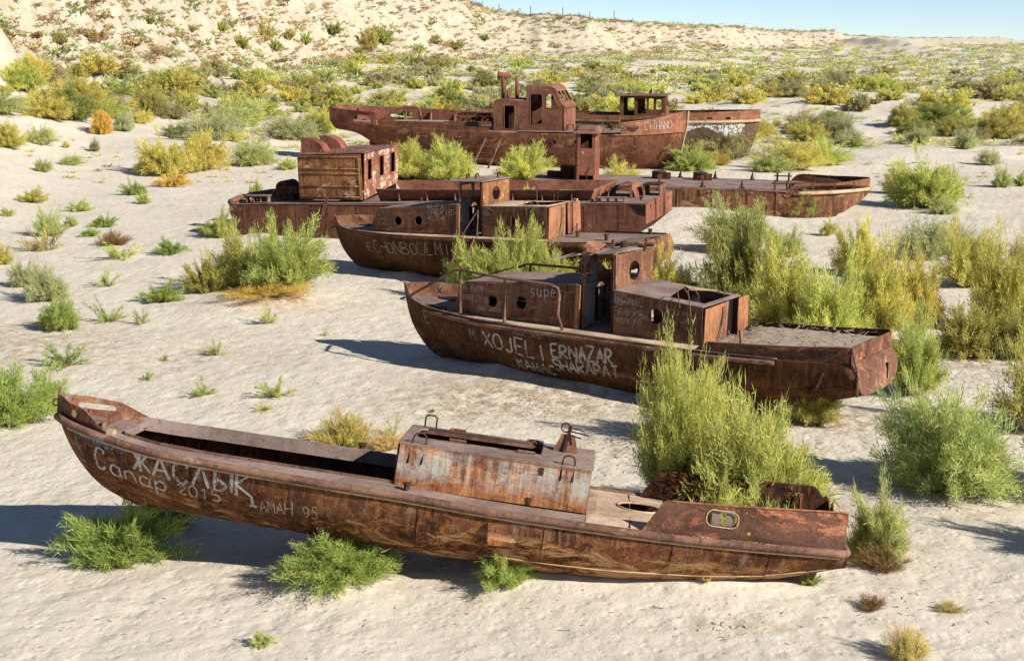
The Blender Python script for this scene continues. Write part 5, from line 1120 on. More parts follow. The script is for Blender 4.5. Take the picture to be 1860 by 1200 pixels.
    plate('deckhouse_end', [(yn, zd), (yf, zd), (yf, 3.66), (yn, 3.66)], [rrect(yn + .6, 2.25, yn + 1.0, 2.55, .1)], PYZ(11.80), .03, mk, t, nrm=(1, 0, 0))
    MB().tube([(11.84, yn - .02, 3.66), (11.86, yf, 3.66)], .05, 7).build('windscreen_sill', mk, t, True); MB().tube([(11.80, yn - .015, zd), (11.80, yn - .015, 3.66)], .05, 8).build('corner_plate', mk, t, True)
    MB().box((8.0, -.9, 2.2), (9.2, .9, 3.3)).build('engine_casing', M['dark_rust_and_shade'], t); MB().tube([(10.6, .2, 2.2), (10.6, .2, 3.3)], .12, 8).build('pedestal', M['dark_rust_and_shade'], t)
    plate('raised_deck', [(8.9, -2.15), (15.6, -2.0), (15.6, 2.0), (8.9, 2.15)], [], PXY(2.18), .03, M['deck_purple'], t, nrm=(0, 0, 1))
    MB().tube([(11.9, -1.1, 2.2), (11.95, -1.1, 2.6), (12.3, -1.1, 2.62), (12.4, -1.0, 2.2)], .05, 6).build('bent_pipe', M['rail'], t, True)
    # pipes on the low roof
    m = MB(); m.tube([(7.45, -.2, 4.1), (7.45, -.2, 5.55)], .16, 12); m.build('cowl_pipe', mk, t, True)
    m = MB(); m.tube([(7.10, -.2, 5.62), (7.2, -.2, 5.62), (7.9, -.2, 5.60)], [.26, .20, .19], 14, caps=True); m.build('cowl', mk, t, True); MB().tube([(7.085, -.2, 5.62), (7.095, -.2, 5.62)], .21, 14).build('cowl_shade_disc', M['black'], t)  # black disc painted as the dark inside the cowl
    MB().tube([(8.35, -.2, 4.1), (8.35, -.2, 5.55)], .13, 12).build('exhaust_pipe', mk, t, True); MB().tube([(7.85, -.5, 4.1), (7.85, -.5, 4.65)], .10, 10).build('exhaust_pipe', mk, t, True)
    # stern gear
    MB().tube([(-.9, -.9, 2.45), (-.4, -.7, 2.95), (.1, -.5, 3.35), (.7, -.4, 3.55), (1.5, -.3, 3.5), (1.75, -.3, 3.3), (1.8, -.3, 2.45)], .08, 8).build('bent_tube', M['cabin_brown'], t, True)
    MB().box((-.2, -1.0, 2.42), (3.6, .8, 2.62)).build('hatch_coaming', M['cabin_brown'], t); MB().box((0.0, -.8, 2.61), (3.4, .6, 2.64)).build('hatch_sand', M['boat_sand'], t)
    m = MB()
    for k in range(9):
        a = (4.0 + .25 * k, -.6 + .12 * (k % 3), 2.5); m.tube([a, (a[0] + .3, a[1] + .3, 2.95 + .1 * (k % 2)), (a[0] + .75, a[1] + .5, 2.75)], .05, 6)
    m.tube([(4.3, -.2, 3.1), (6.4, .2, 3.05)], .05, 6); m.tube([(4.3, .5, 3.15), (6.3, .7, 3.1)], .04, 6); m.build('winch', M['dark_rust_and_shade'], t, True)
    MB().tube([(4.3, -.8, 2.4), (4.3, -.8, 3.1)], .08, 8).build('winch_post', M['cabin_brown'], t); MB().tube([(6.4, .2, 2.4), (6.4, .2, 3.1)], .08, 8).build('winch_post', M['cabin_brown'], t)
    MB().box((3.8, -1.55, 2.42), (7.0, -1.45, 2.72)).build('low_casing', M['cabin_brown'], t); MB().box((5.4, -1.6, 2.44), (6.2, -1.44, 2.70)).build('casing_shade_box', M['black'], t)  # black box on the casing, painted as the dark of an opening
    MB().box((.6, -2.0, 2.42), (1.2, -1.3, 2.55)).build('deck_fitting', M['deck_tan'], t)
    for (x, y) in ((-3.0, -.6), (-2.6, .6), (13.6, -1.2), (14.8, -1.0), (14.2, 1.0)): bollard((x, y, 2.3), M['dark_rust_and_shade'], t, .12, .28)
    MB().tube([(-1.9, .0, 1.4), (-1.95, 0, .3)], .07, 7).build('rudder_stock', M['dark_rust_and_shade'], t); MB().prism([(0, 0), (.9, 0), (.8, 1.0), (.1, 1.1)], (-1.9, 0, .15), (1, 0, 0), (0, 0, 1), .05).build('rudder', M['dark_rust_and_shade'], t)
    return t
M['hull_ship'] = rust('ship_side_rust', dark=(.062, .025, .017), mid=(.150, .056, .034), orange=(.32, .13, .055), hi_amt=.22, hi=(.30, .20, .12), seed=91.0, or_amt=.2, streak=.4, hi_scale=1.0)
M['house_rust'] = rust('deckhouse_rust', dark=(.13, .048, .032), mid=(.215, .088, .060), orange=(.32, .15, .08), hi_amt=.06, hi=(.34, .24, .17), seed=95.0, or_amt=.15, streak=.35)
M['orange_bow'] = rust('bow_orange_rust', dark=(.16, .060, .038), mid=(.26, .105, .065), orange=(.42, .20, .09), hi_amt=.25, hi=(.42, .30, .19), seed=98.0, or_amt=.3, streak=.25)

def rear_ship():
    t = root_at('derelict_fishing_ship', G(1360, 283), 12)
    tag(t, 'farthest wreck with a windowed wheelhouse and white brushed paint on its bow', 'ship', 'rusted wrecks on the sand')
    H = Hull(-21, .7, ([0, .5, 1], [-20.5, -20.8, -21]), ([0, .2, .5, 1], [-.55, .05, .35, .75]),
             ([-21, -19, -15, -6, -3.5, -1.5, -.3, .5, .7], [1.3, 1.9, 2.1, 2.1, 1.95, 1.4, .75, .22, .03]), ([-21, -12, -6, 0, .7], [2.6, 2.45, 2.42, 2.48, 2.52]),
             ([-21, -18, -2, .7], [.3, -.2, -.3, -.25]), ([-21, -15, -5, -2, .7], [2, 2.6, 2.3, 1.5, 1.05]))
    H.build(M['hull_rear'], t); H.transom(M['cabin_brown'], t, u=0.0); H.deck('deck', -20.9, .5, M['deck_purple'], t)
    hb = lambda x: .62
    for sd in (-1, 1): H.bulwark('bulwark', -6.0, .70, sd, lambda x: .58 + .02 * (x + 6), M['orange_bow'] if sd < 0 else M['dark_rust_and_shade'], t, n=24, holes=[rrect(-2.9, .12, -2.5, .28, .05), rrect(-1.6, .12, -1.25, .28, .05)] if sd < 0 else [])
    H.bulwark('bulwark', -20.8, -6.1, -1, lambda x: .40, M['cabin_brown'], t, n=30); H.bulwark('bulwark', -20.8, -6.1, 1, lambda x: .42, M['cabin_brown'], t, n=30)
    for x in np.arange(-5.4, .0, .9):
        e = H.edge(x, 1, -.08); MB().bar((x, e[1], e[2]), (x, e[1] - .05, e[2] + .62), .07, .06).build('stanchion', M['cabin_brown'], t)
    MB().tube([H.edge(x, -1, .07, -.03) for x in np.linspace(-5, .7, 22)], .10, 8).build('rub_rail', M['wood'], t, True)
    MB().tube([H.edge(x, -1, .03, -.02) for x in np.linspace(-20.5, -5, 30)], .09, 7).build('rub_rail', M['rail'], t, True)
    MB().tube([H.edge(x, 1, .07, -.03) for x in np.linspace(-5, .7, 22)], .10, 8).build('rub_rail', M['rail'], t, True)
    S = H.surf(-1)
    V = []; F = []; nx, nz = 60, 12
    for i in range(nx + 1):
        x = -4.8 + 4.5 * i / nx; lo = float(np.interp(x, [-4.8, -4.2, -3.6, -2.8, -2.3, -1.4, -.8, -.3], [1.15, 1.75, 2.0, 2.05, 1.75, 1.35, 1.4, 2.1]))
        for j in range(nz + 1): z = lo + (2.36 - lo) * j / nz; V.append((x, S(x, z) - .012, z))
    F = [(i * (nz + 1) + j, (i + 1) * (nz + 1) + j, (i + 1) * (nz + 1) + j + 1, i * (nz + 1) + j + 1) for i in range(nx) for j in range(nz)]
    mesh_obj('brushed_paint', V, F, M['whitewash'], t)
    # wheelhouse
    x0, x1, ya, yb, z0, z1 = -9.0, -5.7, -1.1, 1.1, 2.45, 4.12
    mk = M['house_rust']
    plate('wheelhouse_side', [(x0, z0), (x1 - .1, z0), (x1 - .1, z0 + .9), (x1 - .35, z1), (x0, z1)], [rrect(-8.75, 2.62, -8.0, 4.0, .1), rrect(-7.78, 2.9, -7.15, 3.95, .08), rrect(-6.98, 3.15, -6.6, 3.95, .06), rrect(-6.45, 3.2, -6.12, 3.9, .05)], PXZ(ya), .03, M['dark_house'], t, nrm=(0, -1, 0))
    plate('wheelhouse_side', [(x0, z0), (x1 - .1, z0), (x1 - .1, z0 + .9), (x1 - .35, z1), (x0, z1)], [rrect(-8.75, 3.0, -8.2, 3.9, .08), rrect(-7.5, 3.1, -6.9, 3.9, .08), rrect(-6.7, 3.1, -6.2, 3.9, .06)], PXZ(yb), .03, mk, t, nrm=(0, 1, 0))
    plate('wheelhouse_end', [(ya, z0), (yb, z0), (yb, z1), (ya, z1)], [rrect(-.4, 2.6, .4, 4.0, .1)], PYZ(x0), .03, M['dark_house'], t, nrm=(-1, 0, 0))
    plate('wheelhouse_end', [(ya, 0), (yb, 0), (yb, 1), (ya, 1)], [rrect(ya + .12 + k * .72, .55, ya + .66 + k * .72, .94, .06) for k in range(3)], lambda u, v: (x1 - .1 - .22 * max(0, v - .5), u, z0 + v * (z1 - z0)), .03, mk, t, res=(4, 4), nrm=(1, 0, 0))
    plate('wheelhouse_roof', [(x0 - .3, ya - .25), (x1 + .0, ya - .25), (x1 + .12, 0), (x1 + .0, yb + .25), (x0 - .3, yb + .25)], [], lambda u, v: (u, v, z1 + .08 * (1 - (v / 1.4) ** 2)), .07, M['roof_rust'], t, res=(4, 4), nrm=(0, 0, 1))
    MB().tube([(-7.0, 0, 4.2), (-7.0, 0, 4.42), (-6.9, 0, 4.6)], [.12, .10, .03], 7).build('lamp_remains', M['dark_rust_and_shade'], t); MB().tube([(-6.3, .2, 4.2), (-6.3, .2, 4.36)], .05, 6).build('roof_stub', M['dark_rust_and_shade'], t); MB().tube([(-8.4, -.9, 4.15), (-8.4, -.9, 4.32)], .04, 6).build('roof_stub', M['dark_rust_and_shade'], t)
    MB().tube([(-5.5, -1.1, 3.2), (-5.2, -1.2, 3.3), (-5.05, -1.2, 3.7), (-5.0, -1.2, 3.95)], .035, 6).build('bent_rod', M['dark_rust_and_shade'], t, True)
    MB().box((-8.4, -.5, 2.45), (-6.4, .5, 3.0)).build('console', M['dark_rust_and_shade'], t)
    MB().box((-11.2, -.4, 2.45), (-10.2, .4, 2.85)).build('winch_frame', M['dark_rust_and_shade'], t); MB().tube([(-10.9, -.6, 2.8), (-10.9, .6, 2.8)], .12, 8).build('winch_barrel', M['dark_rust_and_shade'], t)
    MB().tube([(-14, 1, 2.9), (-11.5, 1.2, 2.92)], .05, 6).build('loose_pipe', M['dark_rust_and_shade'], t)
    return t
M['hull_rear'] = rust('dark_hull_remains', dark=(.060, .040, .028), mid=(.13, .085, .055), orange=(.22, .12, .06), hi_amt=.12, hi=(.33, .26, .18), seed=101.0, or_amt=.2, streak=.3)
M['dark_house'] = rust('dark_wheelhouse', dark=(.06, .024, .016), mid=(.15, .062, .038), orange=(.30, .13, .06), hi_amt=.0, seed=104.0, or_amt=.2)

def ladder(name, feet, tops, n, label, r=.03, mat=None):
    t = empty(name, feet[0]); off = Vector(feet[0]); tag(t, label, 'ladder')
    f = [Vector(p) - off for p in feet]; p = [Vector(q) - off for q in tops]
    for a, b in zip(f, p): MB().bar(a, b, r * 2.2, r * 1.2).build('rail', mat or M['red_rust'], t)
    for i in range(n):
        k = (i + .6) / n; MB().bar(f[0].lerp(p[0], k), f[1].lerp(p[1], k), .035, .03).build('rung', M['rail'], t)
    return t
def boat_pt(t, p): return t.matrix_basis @ Vector(p)

b1 = wreck_one(); b2 = launch(); b3 = launch(True); b4 = barge_with_house(); b5 = flat_barge(); b6 = tall_ship(); b7 = rear_ship()
def foot(p): v = Vector(p); return (v.x, v.y, gz(v.x, v.y) - .04)
q0, q1 = boat_pt(b3, (6.15, -1.40, 1.46)), boat_pt(b3, (6.65, -1.40, 1.46)); f0, f1 = boat_pt(b3, (5.75, -2.1, 0)), boat_pt(b3, (6.25, -2.1, 0))
lt = ladder('boarding_ladder', (foot(f0), foot(f1)), (q0, q1), 6, 'rusty boarding ladder leaning on the launch without handrails', .04)
MB().bar(Vector(q0) - Vector(lt.location), Vector(boat_pt(b3, (6.7, -1.15, 2.35))) - Vector(lt.location), .03, .03).build('hand_bar', M['rail'], lt); MB().bar(Vector(boat_pt(b3, (6.75, -1.38, 1.3))) - Vector(lt.location), Vector(boat_pt(b3, (6.7, -1.15, 2.35))) - Vector(lt.location), .03, .03).build('hand_bar', M['rail'], lt)
q0, q1 = boat_pt(b6, (6.9, -2.30, 1.75)), boat_pt(b6, (7.9, -2.30, 1.75)); f0, f1 = boat_pt(b6, (6.3, -3.4, 0)), boat_pt(b6, (7.4, -3.4, 0))
ladder('boarding_ladder', (foot(f0), foot(f1)), (q0, q1), 5, 'wide old ladder leaning on the side of the largest wreck', .06, M['rail'])

# ------------------------------------------------------------------ vegetation
def bush_mesh(name, seed, plumes=60, fronds=6000, tmax=75, flen=.22, fw=.015, up=.35, jit=.6, dry=.06, wood=True, droop=.0, base_r=.15, inner=.15, rmin=.6, lobes=.25, curved=True, tri=False):
    g = np.random.default_rng(seed)
    th = np.radians(tmax) * np.sqrt(g.random(plumes)) ; ph = g.random(plumes) * 2 * np.pi
    lob = 1 + lobes * (np.sin(ph * 2 + seed) * .6 + np.sin(ph * 3 + seed * 2.3) * .4)
    r = (rmin + (1 - rmin) * g.random(plumes)) * lob
    tip = np.stack([np.sin(th) * np.cos(ph), np.sin(th) * np.sin(ph), np.cos(th) * (.75 + .25 * g.random(plumes)) + .05], 1) * r[:, None]
    b0 = np.stack([tip[:, 0] * base_r, tip[:, 1] * base_r, np.zeros(plumes)], 1) + g.normal(0, .02, (plumes, 3)) * [1, 1, 0]
    mid = (b0 + tip) / 2 + np.stack([tip[:, 0] * -.10, tip[:, 1] * -.10, .12 * np.ones(plumes)], 1) * (1 if curved else 0)
    k = g.integers(0, plumes, fronds); s = inner + (1 - inner) * g.random(fronds) ** .75
    S = s[:, None]
    P0 = (1 - S) ** 2 * b0[k] + 2 * S * (1 - S) * mid[k] + S ** 2 * tip[k] + g.normal(0, .035, (fronds, 3))
    T = 2 * (1 - S) * (mid[k] - b0[k]) + 2 * S * (tip[k] - mid[k]); T /= np.linalg.norm(T, axis=1, keepdims=True) + 1e-9
    D = T * .75 + g.normal(0, jit * .6, (fronds, 3)) + np.array([0, 0, up]); D /= np.linalg.norm(D, axis=1, keepdims=True)
    L = flen * (.5 + g.random(fronds)) * (1.15 - .35 * s)
    P0[:, 2] = np.maximum(P0[:, 2], .01)
    P1 = P0 + D * L[:, None] * .55 + g.normal(0, .01, (fronds, 3)); P2 = P1 + (D + g.normal(0, .18, (fronds, 3)) + [0, 0, -droop]) * L[:, None] * .5
    P2[:, 2] = np.maximum(P2[:, 2], .0)
    sd = np.cross(D, g.normal(0, 1, (fronds, 3))); sd /= np.linalg.norm(sd, axis=1, keepdims=True) + 1e-9
    w = (fw * (.6 + .8 * g.random(fronds)))[:, None]
    V = np.stack([P0 - sd * w * .5, P0 + sd * w * .5, P1 - sd * w * .6, P1 + sd * w * .6, P2], 1).reshape(-1, 3)
    i = np.arange(fronds)[:, None] * 5
    F = np.concatenate([i + [0, 1, 3], i + [0, 3, 2], i + [2, 3, 4]], 0)
    pt = g.random(plumes)[k]
    tr = np.clip(pt * .55 + g.random(fronds) * .3 + s * .25 - .05, 0, 1); tg = ((g.random(fronds) < dry) * g.random(fronds) + (pt > .93) * .35).clip(0, 1)
    tg = np.maximum(tg, np.clip((.32 - s) * 1.8, 0, .7))
    C = np.repeat(np.stack([tr, tg, np.zeros(fronds)], 1), 5, 0)
    if tri:
        V = np.stack([P0 - sd * w * .5, P0 + sd * w * .5, P2], 1).reshape(-1, 3); F = np.arange(fronds)[:, None] * 3 + [0, 1, 2]; C = np.repeat(np.stack([tr, tg * .4, np.zeros(fronds)], 1), 3, 0)
    if wood:
        m = 7; ss = np.linspace(0, .92, m)[:, None, None]
        Q = (1 - ss) ** 2 * b0 + 2 * ss * (1 - ss) * mid + ss ** 2 * tip
        Q = Q + g.normal(0, .008, Q.shape)
        ww = fw * 1.7 * (1.1 - ss)
        for ax in (0,):
            off = np.cross(tip - b0, np.array([.3, -1, .2])); off /= np.linalg.norm(off, axis=1, keepdims=True)
            A = Q - off * ww * .5; B = Q + off * ww * .5
            Vs = np.stack([A, B], 2).transpose(1, 0, 2, 3).reshape(-1, 3); base = len(V)
            j = (np.arange(plumes)[:, None] * (2 * m) + np.arange(m - 1)[None] * 2).reshape(-1, 1) + base
            F = np.concatenate([F, j + [0, 1, 3], j + [0, 3, 2]], 0); V = np.concatenate([V, Vs]); C = np.concatenate([C, np.tile([[0.3, 0, 1.0]], (len(Vs), 1))])
    me = bpy.data.meshes.new(name); me.vertices.add(len(V)); me.vertices.foreach_set('co', V.ravel().astype(np.float32))
    me.loops.add(F.size); me.loops.foreach_set('vertex_index', F.ravel().astype(np.int32))
    me.polygons.add(len(F)); me.polygons.foreach_set('loop_start', np.arange(0, F.size, 3, dtype=np.int32)); me.polygons.foreach_set('loop_total', np.full(len(F), 3, np.int32))
    me.update(); at = me.attributes.new('tint', 'FLOAT_VECTOR', 'POINT'); at.data.foreach_set('vector', C.ravel().astype(np.float32))
    me.materials.append(M['foliage']); return me

PROTO = {
 'plume': [bush_mesh('feathery_bush', 10 + i, 130, 17500, 80, .090, .0080, .40, .85, .06, rmin=.62, inner=.18, lobes=.36) for i in range(3)],
 'round': [bush_mesh('round_bush', 20 + i, 170, 17000, 86, .11, .010, .35, .85, .06, rmin=.6, inner=.2, lobes=.3) for i in range(3)],
 'low': [bush_mesh('low_bush', 30 + i, 140, 16000, 88, .15, .0085, .35, .85, .10, droop=.05, rmin=.4, lobes=.4) for i in range(2)],
 'grey': [bush_mesh('grey_bush', 40 + i, 170, 15000, 86, .085, .009, .25, 1.0, .10, rmin=.55, lobes=.35) for i in range(2)],
 'wisp': [bush_mesh('sprawling_herb', 50 + i, 16, 1300, 84, .13, .014, .35, .85, .08, wood=True, lobes=.5, inner=.1) for i in range(3)],
 'tuft': [bush_mesh('dry_tuft', 60 + i, 90, 3500, 76, .24, .008, .4, .8, .2, curved=False, inner=.0) for i in range(2)],
 'small': [bush_mesh('small_bush', 70 + i, 50, 4200, 84, .14, .014, .45, .8, .06, rmin=.5) for i in range(3)],
 'far': [bush_mesh('far_bush', 80 + i, 70, 4200, 86, .12, .026, .35, .85, .08, rmin=.5, lobes=.35) for i in range(5)],
 'tall': [bush_mesh('tall_tamarisk', 90 + i, 420, 70000, 64, .062, .0056, .32, 1.05, .05, droop=.05, lobes=.30, inner=.1, rmin=.55) for i in range(2)],
 'wide': [bush_mesh('big_bush', 95, 240, 42000, 86, .10, .0070, .30, .95, .08, rmin=.5, lobes=.35)],
}
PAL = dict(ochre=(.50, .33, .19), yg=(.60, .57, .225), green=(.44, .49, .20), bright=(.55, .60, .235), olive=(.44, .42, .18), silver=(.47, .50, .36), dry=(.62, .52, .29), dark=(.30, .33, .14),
           grass=(.35, .44, .165), orange=(.66, .48, .17), grey=(.40, .37, .26), pale=(.50, .56, .30), brown=(.33, .22, .13))
NAMES = dict(plume='tamarisk_bush', round='rounded_shrub', low='spreading_saltbush', grey='sagebrush', wisp='sprawling_herb', tuft='dry_grass_tuft', small='small_shrub', far='desert_shrub', tall='tall_tamarisk', wide='feathery_shrub')
GROUPS = dict(plume='tamarisk bushes', round='rounded shrubs', low='spreading saltbushes', grey='sagebrush clumps', wisp='sprawling herbs', tuft='dry grass tufts', small='small shrubs', far='shrubs on the far slopes and flats', tall='tall tamarisks', wide='feathery shrubs')
CATS = dict(wisp='plant', tuft='grass tuft')
PLANTS = []
rb = random.Random(77)
def plant(kind, px, py, w, h, col, label, hscale=1.0, xy=None, idx=None, group=None):
    """px,py: foot in the photograph, w,h: size there in pixels"""
    if xy is None:
        q = ground_at(px, py)
        if q is None: return None
        x, y, z, dep = q
    else: x, y = xy; z = gz(x, y); dep = y * cP + (CAM_H - z) * sP
    ws = w * dep / Fpx; hs = h * dep / Fpx * hscale
    me = rb.choice(PROTO[kind]) if idx is None else PROTO[kind][idx]
    o = bpy.data.objects.new(NAMES[kind], me); COL.objects.link(o)
    o.location = (x, y, z - .03 * hs); o.scale = (ws / 1.78, ws / 1.78, hs * (.90 if kind == 'plume' else 1.02)); o.rotation_euler = (0, 0, rb.random() * 6.28)
    c = PAL[col]; v = rb.uniform(.88, 1.12); o.color = (c[0] * v, c[1] * v * rb.uniform(.96, 1.04), c[2] * v, 1)
    tag(o, label, CATS.get(kind, 'shrub'), group or GROUPS[kind]); PLANTS.append(o); return o

